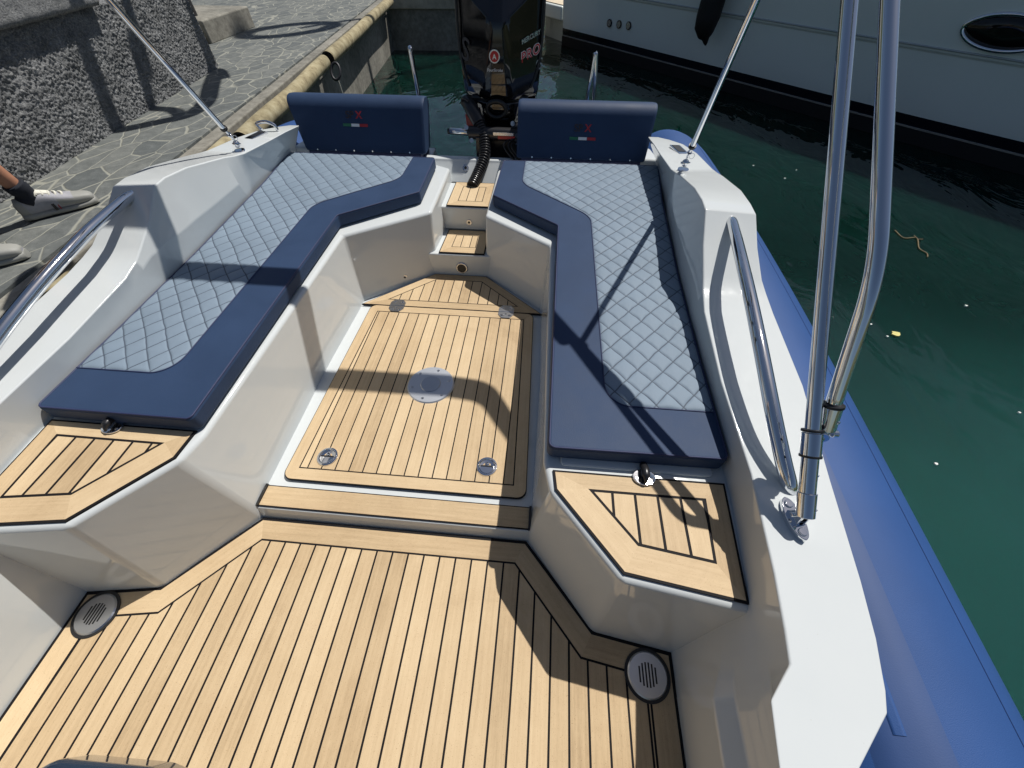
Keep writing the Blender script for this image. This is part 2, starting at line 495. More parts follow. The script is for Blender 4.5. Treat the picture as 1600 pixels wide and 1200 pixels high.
def text(name, s, mat, parent, loc, right, up, size, extrude=.0012, shear=0.0, offset_=0.0, align='CENTER', spacing=1.0):
    cu = bpy.data.curves.new(name, 'FONT'); cu.body = s; cu.size = size; cu.extrude = extrude
    cu.space_character = spacing; cu.shear = shear; cu.offset = offset_; cu.align_x = align; cu.align_y = 'CENTER'
    cu.materials.append(mat)
    tmp = bpy.data.objects.new(name, cu)
    me = bpy.data.meshes.new_from_object(tmp); me.name = name
    bpy.data.objects.remove(tmp); bpy.data.curves.remove(cu)
    o = bpy.data.objects.new(name, me); link(o, parent)
    r = Vector(right).normalized(); n = r.cross(Vector(up)).normalized(); u = n.cross(r)
    mt = Matrix((r, u, n)).transposed().to_4x4(); mt.translation = Vector(loc) - origin(parent)
    o.matrix_local = mt
    return o

def teak_panel(name, poly, z, parent, border=.06, pitch=.0575, gap=.006, edge=.008, x_first=None, thick=.01, axis='Y', collapse=None, round_=0):
    """black rubber base with bevelled teak planks laid 1.2 mm proud of it"""
    bm = bmesh.new()
    uvl = bm.loops.layers.uv.new('grain'); pl = bm.faces.layers.float.new('plank')
    poly = ccw(poly)
    prism(bm, fillet(poly, round_) if round_ else poly, z - thick, z, 1)
    def plank(pts, d):
        if len(pts) < 3 or abs(area(pts)) < 2e-5: return
        f = face(bm, [(p[0], p[1], z + .0012) for p in pts], 0)
        if f.normal.z < 0 or area(pts) < 0: f.normal_flip()
        f[pl] = random.random(); ox = random.random() * 9
        dd = Vector(d).normalized(); pp = Vector((-dd.y, dd.x))
        for l in f.loops:
            q = Vector(l.vert.co.xy); l[uvl].uv = (q.dot(dd) + ox, q.dot(pp) + ox)
    o1 = offset(poly, edge); o2 = offset(poly, border)
    n = len(poly)
    def inset(d):
        if collapse is None: return offset(poly, d)
        # edges shorter than the border vanish from the inner outline
        a, b = collapse; q = list(poly)
        p0, p1, p2, p3 = Vector(q[a - 1]), Vector(q[a]), Vector(q[b]), Vector(q[(b + 1) % n])
        t, s_ = p1 - p0, p3 - p2; k = ((p2.x - p0.x) * s_.y - (p2.y - p0.y) * s_.x) / (t.x * s_.y - t.y * s_.x)
        q[a] = tuple(p0 + t * k); q.pop(b)
        if isinstance(d, list): d = d[:a] + d[a + 1:]
        r = offset(q, d); r.insert(b, r[a if a < b else a - 1]); return r
    o2 = inset(border)
    if round_: arc = fillet(o1, round_, 6)
    if border:
        for i in range(n):
            j = (i + 1) % n
            d = (o1[j][0] - o1[i][0], o1[j][1] - o1[i][1])
            if round_: plank(arc[i * 7 + 3:i * 7 + 7] + arc[j * 7:j * 7 + 4] + [o2[j], o2[i]], d)
            else: plank([o1[i], o1[j], o2[j], o2[i]], d)
        inner = inset([b_ + gap for b_ in border] if isinstance(border, list) else border + gap)
        if collapse is not None: inner.pop(collapse[1])
    else:
        inner = o1
    ax = 0 if axis == 'Y' else 1
    d = (0, 1) if axis == 'Y' else (1, 0)
    lo = min(p[ax] for p in inner); hi = max(p[ax] for p in inner)
    x = lo if x_first is None else x_first
    while x > lo: x -= pitch
    while x < hi:
        s = clip(clip(inner, ax, x, True), ax, x + pitch - gap, False)
        plank(s, d); x += pitch
    return finish(bm, name, [M['teak'], M['caulk']], parent, smooth=False, recalc=False)

def mir(pts, s):
    """half-breadths to boat coordinates on side s (+1 right, -1 left)"""
    return [(X0 + s * p[0],) + tuple(p[1:]) for p in pts]

# ================================================================== SETTING
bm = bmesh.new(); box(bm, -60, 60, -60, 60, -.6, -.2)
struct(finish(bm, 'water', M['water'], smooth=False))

def quay_x(y): return -2.17 - .112 * (y - 2)
def wall_x(y): return -2.93 - .144 * (y - 1.93)
YB = 9.15                                                # back quay
bm = bmesh.new()
prism(bm, [(quay_x(-14) - .05, -14), (quay_x(YB) - .05, YB), (-.5, YB + .15), (-.5, 40), (-40, 40), (-40, -14)], -.9, .48)
struct(finish(bm, 'quay', M['concrete'], smooth=False))
bm = bmesh.new()
prism(bm, [(quay_x(-14) - .15, -14), (quay_x(YB) - .15, YB + .1), (-.5, YB + .3), (-.5, 40), (-40, 40), (-40, -14)], .47, .5)
struct(finish(bm, 'pavement', M['paving'], smooth=False))

M['hillside'] = rough_stone('hillside', (.03, .045, .02), (.06, .075, .035), (.13, .12, .08), .02, .3)
bm = bmesh.new(); rows = []  # added unseen backdrop, darkens the horizon mirrored in water and chrome
for i in range(121):
    a = R(-150 + 300 * i / 120); ca, sa = math.sin(a), math.cos(a)
    h = 11 + 5 * noise.noise(Vector((ca * 2, sa * 2, 1))) + 3 * noise.noise(Vector((ca * 9, sa * 9, 3)))
    rows.append([(ca * 48, sa * 48, -.5), (ca * 51, sa * 51, h * .35), (ca * 56, sa * 56, h * .75), (ca * 63, sa * 63, h), (ca * 75, sa * 75, h * 1.1), (ca * 76, sa * 76, -.5)])
loft(bm, rows)
struct(finish(bm, 'hills', M['hillside']))

# stone edging of the quay
bm = bmesh.new()
prism(bm, [(quay_x(-14) - .135, -14), (quay_x(YB) - .135, YB + .05), (quay_x(YB) - .03, YB - .02), (quay_x(-14) - .03, -14)], .3, .496)
o = finish(bm, 'quay_edging', M['concrete'], bevel=.012)
tag(o, 'pale concrete edging strip along the near side of the quay', 'edging')
bm = bmesh.new()
prism(bm, [(quay_x(YB) - .02, YB - .04), (-.52, YB + .12), (-.52, YB + .44), (quay_x(YB) - .02, YB + .26)], .36, .525)
o = finish(bm, 'quay_coping', M['coping'], bevel=.015)
tag(o, 'pale beige stone coping on the quay wall behind the outboard motor', 'coping')

# rough rendered wall
def rough_wall():
    bm = bmesh.new()
    y0, y1 = -4.0, 4.55
    ys = [y0 + (1.2 - y0) * i / 120 for i in range(120)] + [1.2 + (y1 - 1.2) * i / 640 for i in range(641)]
    ny, nz = len(ys) - 1, 105
    nrm = Vector((1, .144, 0)).normalized()
    z0, z1 = .49, 1.075
    def disp(p): return .005 * noise.noise(p * 9) + .006 * noise.noise(p * 52) + .013 * noise.noise(p * 118)
    vs = []
    for i in range(ny + 1):
        y = ys[i]; r = []
        for k in range(nz + 1):
            z = z0 + (z1 - z0) * k / nz
            p = Vector((wall_x(y), y, z)); r.append(bm.verts.new(p + nrm * disp(p)))
        r.append(bm.verts.new((wall_x(y) - .4, y, z1)))
        r.append(bm.verts.new((wall_x(y) - .4, y, z0)))
        vs.append(r)
    for i in range(ny):
        for k in range(nz + 2):
            bm.faces.new((vs[i][k], vs[i + 1][k], vs[i + 1][k + 1], vs[i][k + 1]))
    bm.faces.new(vs[-1]); bm.faces.new(vs[0][::-1])
    root = empty('stone_wall', (wall_x(1), 1, .5), 'rough grey stone wall along the back of the quay walk', 'wall')
    finish(bm, 'wall_face', M['rough_wall'], root)
    bm = bmesh.new(); rows = []
    prof = [(-.45, 1.08), (.055, 1.08), (.07, 1.10), (.07, 1.34), (.05, 1.37), (-.45, 1.37)]
    n2 = 230
    for i in range(n2 + 1):
        y = y0 + (3.35 - y0) * i / n2; r = []
        for (dx, z) in prof[:3]: r.append((wall_x(y) + dx, y, z))
        for k in range(1, 12):
            z = 1.10 + .24 * k / 12; p = Vector((wall_x(y) + .07, y, z)); r.append(tuple(p + nrm * disp(p) * .9))
        for (dx, z) in prof[4:]: r.append((wall_x(y) + dx, y, z))
        rows.append(r)
    loft(bm, rows, cap=True, closed=True)
    finish(bm, 'wall_cap', M['rough_wall'], root)
rough_wall()
# blocks at the far end of the walk
bm = bmesh.new(); box(bm, -4.9, -3.95, 5.5, 6.5, .49, .70)
o = finish(bm, 'stone_block', M['concrete'], bevel=.02)
tag(o, 'low grey stone block at the far end of the rough wall', 'stone block')
bm = bmesh.new(); box(bm, -6.5, -3.95, 4.75, 5.45, .49, .9)
o = finish(bm, 'stone_step', M['rough_wall'], bevel=.02)
tag(o, 'rough stone step in the shade beyond the end of the wall', 'step')

# guessed brackets, added out of view and bent to throw shadows on wall and walk
def bracket(shadow, h, r, label):
    P = [Vector(s) + SUN * h for s in shadow]
    a = P[0]
    post = Vector((wall_x(a.y) - .75, a.y, .5))
    pts = [post, post + Vector((0, 0, a.z - .7)), Vector((post.x + .1, a.y, a.z - .1)), Vector((post.x + .4, a.y, a.z))]
    bm = bmesh.new()
    sweep(bm, catmull(pts + P, 8), r, 10)
    o = finish(bm, 'wall_bracket', M['iron'], loc=post)
    tag(o, label, 'bracket', 'iron brackets on the quay wall')
bracket([(-3.12, 3.12, 1.06), (-3.08, 2.97, .75), (-3.05, 2.87, .5), (-2.9, 3.02, .5), (-2.76, 3.2, .5), (-2.8, 3.5, .5), (-3.0, 3.9, .5), (-3.2, 4.3, .5)], 2.3, .065,
        'curved iron bracket throwing the nearer shadow band down the rough wall')
bracket([(-3.20, 3.72, 1.06), (-3.16, 3.5, .78), (-3.12, 3.32, .5), (-2.95, 3.3, .5), (-2.8, 3.18, .5)], 2.5, .05,
        'thinner iron bracket throwing the farther shadow band down the rough wall')
bracket([(-3.33, 4.62, 1.06), (-3.31, 4.5, .7), (-3.25, 4.4, .5), (-3.05, 4.15, .5)], 2.4, .075,
        'iron bracket at the end corner of the rough wall')
# guessed post, added behind the motor to cast a ring shadow on the walk
def shadow_post():
    root = empty('lamp_post', (-.83, YB + .6, .5), 'slim iron lamp post behind the outboard motor with a ring shaped head', 'lamp post')
    bm = bmesh.new(); b = Vector((-.83, YB + .6, .5))
    sweep(bm, [b, b + Vector((0, 0, 3)), b + Vector((0, 0, 6.9))], .05, 12)
    finish(bm, 'post', M['iron'], root)
    bm = bmesh.new(); c = b + Vector((0, 0, 7.2))
    n = SUN.normalized(); u = n.orthogonal().normalized(); w = n.cross(u)
    sweep(bm, [c + (u * math.cos(t) * .5 + w * math.sin(t) * .32) for t in [2 * math.pi * k / 28 for k in range(28)]], .11, 10, closed=True)
    finish(bm, 'lamp_ring', M['iron'], root)
shadow_post()

# pipe fenders along the quay edge
def pipe(y0, y1, r, label, z=.44, dx=.06):
    bm = bmesh.new()
    a = Vector((quay_x(y0) + dx, y0, z)); b = Vector((quay_x(y1) + dx, y1, z + .02)); n = 60
    pts = [a.lerp(b, k / n) + Vector((.006 * math.sin(k * .16 + y0), 0, .003 * math.sin(k * .11 + 1))) for k in range(n + 1)]
    sweep(bm, pts, r, 20, cap=False)
    sweep(bm, pts, r * .82, 20, cap=False)
    for e in (0, -1): 
        pass
    root = finish(bm, 'pipe_fender', M['pipe'], loc=a)
    tag(root, label, 'fender', 'pipe fenders along the quay edge')
    t = (b - a).normalized()
    for e, s in ((a, 1), (b, -1)):
        bm = bmesh.new()
        u = t.orthogonal().normalized(); w = t.cross(u); ro = []; 
        for q in (r * .81, r * 1.0):
            ro.append([e + (u * math.cos(2 * math.pi * k / 20) + w * math.sin(2 * math.pi * k / 20)) * q for k in range(20)])
        loft(bm, ro, closed=True)
        disc(bm, e + t * s * .05, t * s, r * .8, .01, 20)
        finish(bm, 'end_ring', M['black_rubber'], root)
pipe(-1.2, 2.75, .06, 'weathered beige pipe fender on the quay beside the white boat')
pipe(2.92, 5.05, .062, 'stained yellow pipe fender ending in a dark ring on the quay edge', z=.43)
pipe(5.2, 9.0, .064, 'pale far pipe fender running to the quay corner', z=.45)
bm = bmesh.new()
c = Vector((quay_x(5.12) + .13, 5.12, .36))
sweep(bm, [c + Vector((.05 * math.cos(t), .045 * math.sin(t), .065 * math.sin(t))) for t in [2 * math.pi * k / 24 for k in range(24)]], .013, 8, closed=True)
o = finish(bm, 'mooring_ring', M['iron'], loc=c)
tag(o, 'dark round mooring ring hanging at the gap between the pipe fenders', 'ring')
bm = bmesh.new()
sweep(bm, catmull([c + Vector((0, 0, -.06)), c + Vector((.01, 0, -.3)), c + Vector((-.01, .01, -.62))], 6), .006, 6)
o = finish(bm, 'thin_rope', M['lace'], loc=c)
tag(o, 'thin rope hanging from the mooring ring into the water', 'rope')

# ================================================================== MOTOR YACHT
def yacht():
    S = Vector((.14, 9.9, 0)); u = Vector((4.66, -5.45, 0)).normalized(); n = Vector((-5.45, -4.66, 0)).normalized()
    root = empty('motor_yacht', S, 'big white motor yacht with a navy waterline band lying beside the boat', 'yacht')
    def P(s, off, z):
        k = .00 * s
        return S + u * s + n * (off - .020 * max(0, s - 5) ** 2 * .6) + Vector((0, 0, z))
    ss = [0, .15, .5, 1, 2, 3, 4, 5, 6, 7, 8, 9, 10, 11.5, 13]
    top = lambda s: 1.55 + .035 * s
    hull = [(.05, .04), (.075, .2), (.105, .56), (.125, .575), (.125, .60), (.16, .9), (.20, 1.25)]
    rows = []
    for s in ss:
        r = [P(s, o_, z) for o_, z in hull] + [P(s, .22, top(s) - .1), P(s, .215, top(s)), P(s, .10, top(s) + .03), P(s, -2.6, top(s) + .06), P(s, -2.6, -.5), P(s, -.3, -.5), P(s, .04, -.0)]
        rows.append(r)
    bm = bmesh.new(); loft(bm, rows, cap=True, closed=True)
    finish(bm, 'hull', M['yacht_white'], root, bevel=.01, angle=25)
    def band(name, mat, z0, z1, d):
        bm = bmesh.new(); rows = []
        for s in ss: rows.append([P(s, -.02, z0), P(s, .04 + d, z0), P(s, .052 + d, z1), P(s, -.02, z1)])
        loft(bm, rows, cap=True, closed=True); finish(bm, name, mat, root, smooth=False)
    band('navy_band', M['yacht_navy'], -.048, .045, .004)
    band('white_line', M['yacht_line'], -.066, -.049, .005)
    band('bottom_paint', M['antifoul'], -.42, -.067, .002)
    # stern platform
    bm = bmesh.new()
    for a, b, z0, z1 in ((-1.1, -.02, .14, .34),):
        pts = [P(a, .02, 0), P(b, .10, 0), P(b, -2.6, 0), P(a, -2.5, 0)]
        prism(bm, [(p.x, p.y) for p in pts], z0, z1)
    finish(bm, 'stern_platform', M['yacht_white'], root, bevel=.03)
    bm = bmesh.new(); pts = [P(-1.05, -.05, 0), P(-.06, .03, 0), P(-.06, -2.5, 0), P(-1.05, -2.4, 0)]
    prism(bm, [(p.x, p.y) for p in pts], .341, .352)
    finish(bm, 'platform_deck', M['deck_beige'], root)
    bm = bmesh.new(); pts = [P(-.9, -.25, 0), P(-.03, -.12, 0), P(-.03, -2.4, 0), P(-.9, -2.4, 0)]
    prism(bm, [(p.x, p.y) for p in pts], -.4, .13)
    finish(bm, 'stern_bustle', M['yacht_white'], root, bevel=.02)
    # cabin set back on the deck
    bm = bmesh.new(); rows = []
    for s, k in ((1.2, .0), (2.2, .8), (7.0, .75), (9.0, .1)):
        rows.append([P(s, -.75, top(s)), P(s, -.95, top(s) + .9 * k + .05), P(s, -2.3, top(s) + .95 * k + .06), P(s, -2.5, top(s))])
    loft(bm, rows, cap=True, closed=True)
    finish(bm, 'cabin', M['yacht_white'], root, bevel=.05)
    # through-hull outlets
    for px in ((953, 36), (968, 38), (983, 40)):
        d = ray(*px); nn = Vector((5.45, 4.66, 0)); t = (nn.dot(Vector((.14, 9.9, 0))) + nn.length * -.08) / nn.dot(d)
        p = EYE + d * t
        bm = bmesh.new(); disc(bm, p - n * .03, n, .052, .05, 20); disc(bm, p + n * .0201, n, .04, .004, 20, 1)
        finish(bm, 'hull_outlet', [M['yacht_navy'], M['silver']], root, smooth=False)
    # porthole
    d = ray(1568, 53); nn = Vector((5.45, 4.66, 0)); t = (nn.dot(Vector((.14, 9.9, 0))) + nn.length * -.2) / nn.dot(d)
    p = EYE + d * t
    s0 = (p - S).dot(u)
    upv = Vector((0, 0, 1)) + n * .1; upv.normalize()
    nf = u.cross(upv); nf = nf if nf.dot(n) > 0 else -nf
    c = P(s0, .158, p.z) + nf * 0.0
    def ell(a, b, off): return [c + nf * off + u * (a * math.cos(t)) * 1.0 + upv * (b * math.sin(t) * (abs(math.sin(t)) ** .15)) for t in [2 * math.pi * k / 48 for k in range(48)]]
    bm = bmesh.new(); sweep(bm, ell(.33, .125, .0), .018, 8, closed=True)
    fr = finish(bm, 'porthole_frame', M['chrome'], root)
    bm = bmesh.new(); loft(bm, [ell(.335, .128, -.06), ell(.33, .122, .004), ell(.1, .03, .006)], closed=True)
    bm.faces.new(bm.verts[-48:]) if False else None
    bm.verts.ensure_lookup_table(); bm.faces.new(bm.verts[96:144])
    finish(bm, 'glass', M['dark_glass'], fr)
    # rub line along the topsides
    bm = bmesh.new(); sweep(bm, [P(s, .131, .60) for s in ss], .009, 6)
    finish(bm, 'rub_line', M['gelcoat_grey'], root)
    return P, n
YP, YN = yacht()

# fender hanging on the yacht
def yacht_fender():
    d = ray(1104, 70); nn = Vector((5.45, 4.66, 0)); t = (nn.dot(Vector((.14, 9.9, 0))) + nn.length * -.22) / nn.dot(d)
    p = EYE + d * t
    bm = bmesh.new()
    prof = [(0, .012), (.03, .03), (.08, .05), (.13, .1), (.2, .135), (.3, .15), (.95, .15), (1.05, .12), (1.12, .05), (1.2, .03)]
    sweep(bm, [p + Vector((.0, .0, z)) + YN * (.02 + .13 * min(1, z / .2)) for z, r in prof], [r for z, r in prof], 24)
    root = finish(bm, 'boat_fender', M['fender_black'], loc=p)
    tag(root, 'long black fender hanging on the white side of the yacht', 'fender')
    bm = bmesh.new(); q = p + YN * .12
    sweep(bm, [q + Vector((0, 0, 1.19)), q + Vector((0, 0, 1.55)), q - YN * .25 + Vector((0, 0, 1.6))], .008, 6)
    finish(bm, 'lanyard', M['black_rubber'], root)
yacht_fender()

# floating bits on the water
def floaty(px, mat, r, name, label, cat, group=None):
    p = at(*px, -.197); bm = bmesh.new()
    k = 9; pts = [(p.x + r * (1 + .25 * math.sin(3 * i + px[0])) * math.cos(2 * math.pi * i / k), p.y + r * .75 * (1 + .2 * math.cos(2 * i)) * math.sin(2 * math.pi * i / k)) for i in range(k)]
    prism(bm, pts, -.203, -.192)
    o = finish(bm, name, mat, loc=p, smooth=False); tag(o, label, cat, group); return o
floaty((1400, 522), M['leaf_yellow'], .028, 'floating_leaf', 'round yellow leaf floating on the green water right of the poles', 'leaf')
SPECKS = [(1360, 507, 'white foam speck floating left of the round yellow leaf'), (1386, 526, 'white foam speck touching the round yellow leaf'),
          (1509, 478, 'white foam speck alone in dark water right of the yellow leaf'), (1244, 266, 'yellowish foam speck floating just left of the canopy poles'),
          (1226, 279, 'faint foam speck beside the yellowish one left of the canopy poles'), (1177, 259, 'pale foam speck floating behind the right corner of the white boat'),
          (1592, 645, 'white foam speck at the right edge of the water'), (1462, 725, 'tiny foam speck in the open green water beside the blue tube')]
for x, y, l in SPECKS:
    floaty((x, y), M['foam'], random.uniform(.006, .011), 'foam_speck', l, 'foam', 'foam specks on the water')
bm = bmesh.new()
pts = [at(u_, v_, -.196) for u_, v_ in ((1398, 360), (1412, 372), (1432, 372), (1436, 388), (1448, 396), (1449, 402))]
sweep(bm, catmull(pts, 5), .005, 6)
sweep(bm, [at(1434, 374, -.195), at(1428, 368, -.19)], .004, 6); sweep(bm, [at(1434, 374, -.195), at(1442, 374, -.19)], .004, 6)
o = finish(bm, 'floating_twig', M['twig'], loc=pts[2])
tag(o, 'brown twig of seaweed floating on the dark water', 'twig')

# ================================================================== BOAT
boat = empty('inflatable_boat', (X0, 1.0, -.2), 'white inflatable boat with blue tubes and teak cockpit sole', 'boat')

# --- tubes
def tube(s):
    st = [(-1.6, 1.26, .26, .275), (-.8, 1.32, .25, .28), (0, 1.355, .25, .28), (.8, 1.385, .25, .28), (1.4, 1.4, .25, .28), (2.0, 1.40, .25, .28), (2.6, 1.385, .25, .278), (3.0, 1.375, .25, .268),
          (3.25, 1.37, .25, .235), (3.42, 1.37, .25, .18), (3.52, 1.37, .25, .11), (3.56, 1.37, .25, .03)]
    cp = catmull([(X0 + s * a[1], a[0], a[2]) for a in st], 5)
    rr = [v.x for v in catmull([(a[3], 0, 0) for a in st], 5)]
    bm = bmesh.new(); sweep(bm, cp, rr, 48)
    t = finish(bm, 'tube', M['tube_fabric'], boat)
    # glued seam and rubbing strip on the fabric
    def strip(name, ang0, ang1, i0, i1, h, mat):
        bm = bmesh.new(); rows = []
        for i in range(i0, i1):
            c, r = cp[i], rr[i]
            row = []
            for k in range(7):
                a = ang0 + (ang1 - ang0) * k / 6
                q = r + (h if 0 < k < 6 else -.001)
                row.append(c + Vector((s * q * math.sin(a), 0, q * math.cos(a))))
            rows.append(row)
        loft(bm, rows); finish(bm, name, mat, t)
    strip('seam_tape', .42, .425, 0, 44, .0012, M['tube_strip'])
    strip('rub_strip', -.12, -.62, 0, 30, .003, M['tube_strip'])
    if s > 0: strip('patch', -.36, -.46, 10, 12, .0045, M['tube_fabric'])
for s in (1, -1): tube(s)

# --- coamings (gunwale mouldings)
ST = [  # Y, C(x',z), D(x',z), B(x',z), W(x')
    (-1.6, (.95, .55), (.97, .55), (1.04, .47), 1.03),
    (-.25, (.95, .55), (.97, .55), (1.04, .47), 1.03),
    (-.07, (.975, .55), (1.10, .55), (1.04, .47), 1.03),
    (.03, (.99, .553), (1.205, .553), (1.04, .47), 1.03),
    (.065, (1.022, .555), (1.218, .555), (1.045, .47), 1.035),
    (.09, (1.046, .556), (1.224, .556), (1.05, .47), 1.04),
    (.15, (1.056, .557), (1.238, .56), (1.055, .47), 1.05),
    (.26, (1.069, .56), (1.256, .563), (1.072, .47), 1.068),
    (.50, (1.085, .568), (1.284, .571), (1.09, .48), 1.09),
    (.8, (1.075, .583), (1.318, .588), (1.09, .51), 1.095),
    (1.10, (1.082, .606), (1.316, .614), (1.09, .55), 1.10),
    (1.19, (1.092, .622), (1.312, .63), (1.087, .59), 1.10),
    (1.25, (1.098, .645), (1.308, .645), (1.085, .605), 1.105),
    (1.37, (1.102, .70), (1.302, .70), (1.086, .605), 1.11),
    (1.49, (1.107, .778), (1.30, .768), (1.088, .60), 1.115),
    (1.56, (1.108, .782), (1.30, .772), (1.09, .60), 1.12),
    (1.70, (1.115, .765), (1.308, .76), (1.098, .592), 1.13),
    (1.95, (1.118, .712), (1.318, .712), (1.115, .58), 1.145),
    (2.03, (1.118, .69), (1.318, .695), (1.122, .575), 1.15),
    (2.10, (1.112, .676), (1.316, .683), (1.135, .57), 1.155),
    (2.35, (1.10, .655), (1.30, .662), (1.15, .545), 1.17),
    (2.52, (1.095, .642), (1.265, .645), (1.165, .52), 1.18),
    (2.62, (1.09, .632), (1.21, .632), (1.17, .51), 1.185),
    (2.68, (1.09, .625), (1.15, .625), (1.17, .50), 1.185)]
def zc(Y, xq):
    """height of the coaming top at station Y, half-breadth xq"""
    for a, b in zip(ST, ST[1:]):
        if a[0] <= Y <= b[0]:
            t = (Y - a[0]) / (b[0] - a[0])
            C = [a[1][i] + (b[1][i] - a[1][i]) * t for i in (0, 1)]; D = [a[2][i] + (b[2][i] - a[2][i]) * t for i in (0, 1)]
            return C[1] + (D[1] - C[1]) * (xq - C[0]) / (D[0] - C[0])
def coaming(s):
    bm = bmesh.new(); rows = []
    for Y, C, D, B, W in ST:
        A = (.998, -.02)
        g = max(0, min(1, (.12 - Y) / .10)) * (s > 0)                 # moulded ledge low on the wall, forward of the seat
        G0 = (A[0] + (W - A[0]) * .70 - .040 * g, .30); G1 = (A[0] + (W - A[0]) * .82 - .006 * g, .345)
        pr = [A, G0, G1, (W, .42), B, C, D, (D[0] + .004, D[1] - .05), (max(D[0] - .03, W + .06), D[1] - .14), (max(D[0] - .06, W + .06), .1), (max(D[0] - .06, W + .06), -.02)]
        rows.append([(X0 + s * x, Y, z) for x, z in pr])
    loft(bm, rows, cap=True, closed=True)
    return finish(bm, 'coaming', M['gelcoat'], boat, bevel=.013, seg=4, angle=14)
for s in (1, -1): coaming(s)

# --- seat bases with the drafted walls of the foot well
def seat_base(s):
    T = [(1.22, .19), (1.078, .198), (.757, .243), (.573, .462), (.549, .56), (.541, 1.25), (.538, 1.765)]
    Q = [(1.3, .1, .003), (1.0, .138), (.748, .174), (.513, .452), (.522, .57), (.528, 1.25), (.512, 1.69)]
    T = mir(T, s); Q = mir(Q, s)
    if s < 0:
        T += [(-.632, 2.045), (-.636, 2.62), (-.80, 2.70), (-.80, 2.95), (-1.64, 2.95)]; Q += [(-.645, 1.983), (-.60, 2.62), (-.78, 2.70), (-.78, 2.95), (-1.64, 2.95)]
    else:
        T += [(-.326, 2.03), (-.322, 2.62), (-.2, 2.70), (-.2, 2.95), (.64, 2.95)]; Q += [(-.336, 1.983), (-.336, 2.62), (-.22, 2.70), (-.22, 2.95), (.64, 2.95)]
    T.append((X0 + s * 1.22, 2.62)); Q.append((X0 + s * 1.22, 2.62))
    bm = bmesh.new(); z = .428
    t = [bm.verts.new((p[0], p[1], z)) for p in T]; b = [bm.verts.new((p[0], p[1], -.03)) for p in Q]
    n = len(t)
    for i in range(n): bm.faces.new((t[i], t[(i + 1) % n], b[(i + 1) % n], b[i]))
    bm.faces.new(t); bm.faces.new(b)
    return finish(bm, 'seat_base', M['gelcoat'], boat, bevel=.016, seg=4, angle=25)
for s in (1, -1): seat_base(s)

# --- sole, well floor, steps, transom
bm = bmesh.new(); box(bm, X0 - 1.1, X0 + 1.1, -1.6, .6, -.06, -.006)
finish(bm, 'sole', M['gelcoat'], boat, smooth=False)
bm = bmesh.new(); loft(bm, [[(x, .449, -.06), (x, .449, -.004), (x, .466, .052), (x, 2.3, .052), (x, 2.3, -.06)] for x in (X0 - .62, X0 + .62)], cap=True, closed=True)
finish(bm, 'well_floor', M['gelcoat'], boat, bevel=.005)
bm = bmesh.new()
v = box(bm, -.68, -.29, 1.985, 2.62, .04, .203)
box(bm, -.68, -.29, 2.256, 2.585, .21, .353)
finish(bm, 'step_block', M['gelcoat'], boat, bevel=.009)
bm = bmesh.new()
rows = [[(x, 2.60, .30), (x, 2.605, .345), (x, 2.69, .435), (x, 2.70, .452), (x, 2.735, .458), (x, 2.76, .45), (x, 2.78, -.35), (x, 2.6, -.35)] for x in (-.82, -.18)]
loft(bm, rows, cap=True, closed=True)
finish(bm, 'transom', M['gelcoat'], boat, bevel=.006, angle=20)
bm = bmesh.new(); box(bm, -.64, -.31, 2.583, 2.603, .30, .349)
finish(bm, 'step_gap', M['black_rubber'], boat, smooth=False)
# hull bottom and outboard wells
bm = bmesh.new(); rows = []
for Y, w, d in ((-1.6, .95, -.42), (0, 1.15, -.45), (1.5, 1.2, -.46), (2.6, 1.15, -.45), (2.66, 1.15, -.44)):
    rows.append([(X0 - w, Y, -.09), (X0 - w * .95, Y, -.2), (X0, Y, d), (X0 + w * .95, Y, -.2), (X0 + w, Y, -.09), (X0, Y, -.08)])
loft(bm, [[p for p in r[:5]] + [(X0, r[0][1], -.08)] for r in rows], cap=True, closed=True)
finish(bm, 'hull_bottom', M['gelcoat'], boat, bevel=.01)
for s in (1, -1):
    bm = bmesh.new(); prism(bm, mir([(.5, 2.7), (1.1, 2.7), (1.08, 3.12), (.95, 3.24), (.62, 3.24), (.5, 3.1)], s), .18, .30)
    finish(bm, 'swim_platform', M['gelcoat'], boat, bevel=.02)

for s in (1, -1):
    bm = bmesh.new(); prism(bm, mir([(.95, 2.675), (1.20, 2.675), (1.17, 2.85), (1.08, 2.97), (.95, 2.97)], s), .1, .50)
    finish(bm, 'stern_shelf', M['gelcoat'], boat, bevel=.02)

# --- teak
deckpoly = mir([(.992, -1.5), (1.0, .143), (.752, .18), (.515, .446)], 1) + mir([(.515, .446), (.752, .18), (1.0, .143), (.992, -1.5)], -1)
teak_panel('sole_decking', deckpoly, .002, boat, border=.078, pitch=.0588, gap=.0066, edge=.011, x_first=-.5 - .0294)
sill = [(X0 - .522, .471), (X0 + .522, .471), (X0 + .522, .556), (X0 - .522, .556)]
teak_panel('sill_tread', sill, .0575, boat, border=0, pitch=1, gap=0, edge=.004, axis='X', thick=.005)
hp = [(-.978, .583), (.004, .583), (-.024, 1.657), (-.953, 1.657)]
hatch = teak_panel('hatch', hp, .066, boat, border=.05, pitch=.0572, gap=.005, edge=.003, x_first=-.889, round_=.035)
tri = [(-1.012, 1.659), (.022, 1.659), (-.333, 1.978), (-.652, 1.978)]
teak_panel('aft_decking', tri, .066, boat, border=.052, pitch=.0572, gap=.005, edge=.0035)
teak_panel('lower_tread', [(-.612, 1.993), (-.338, 1.993), (-.338, 2.252), (-.600, 2.252)], .210, boat, border=.062, pitch=.055, gap=.004, edge=.006, x_first=-.546)
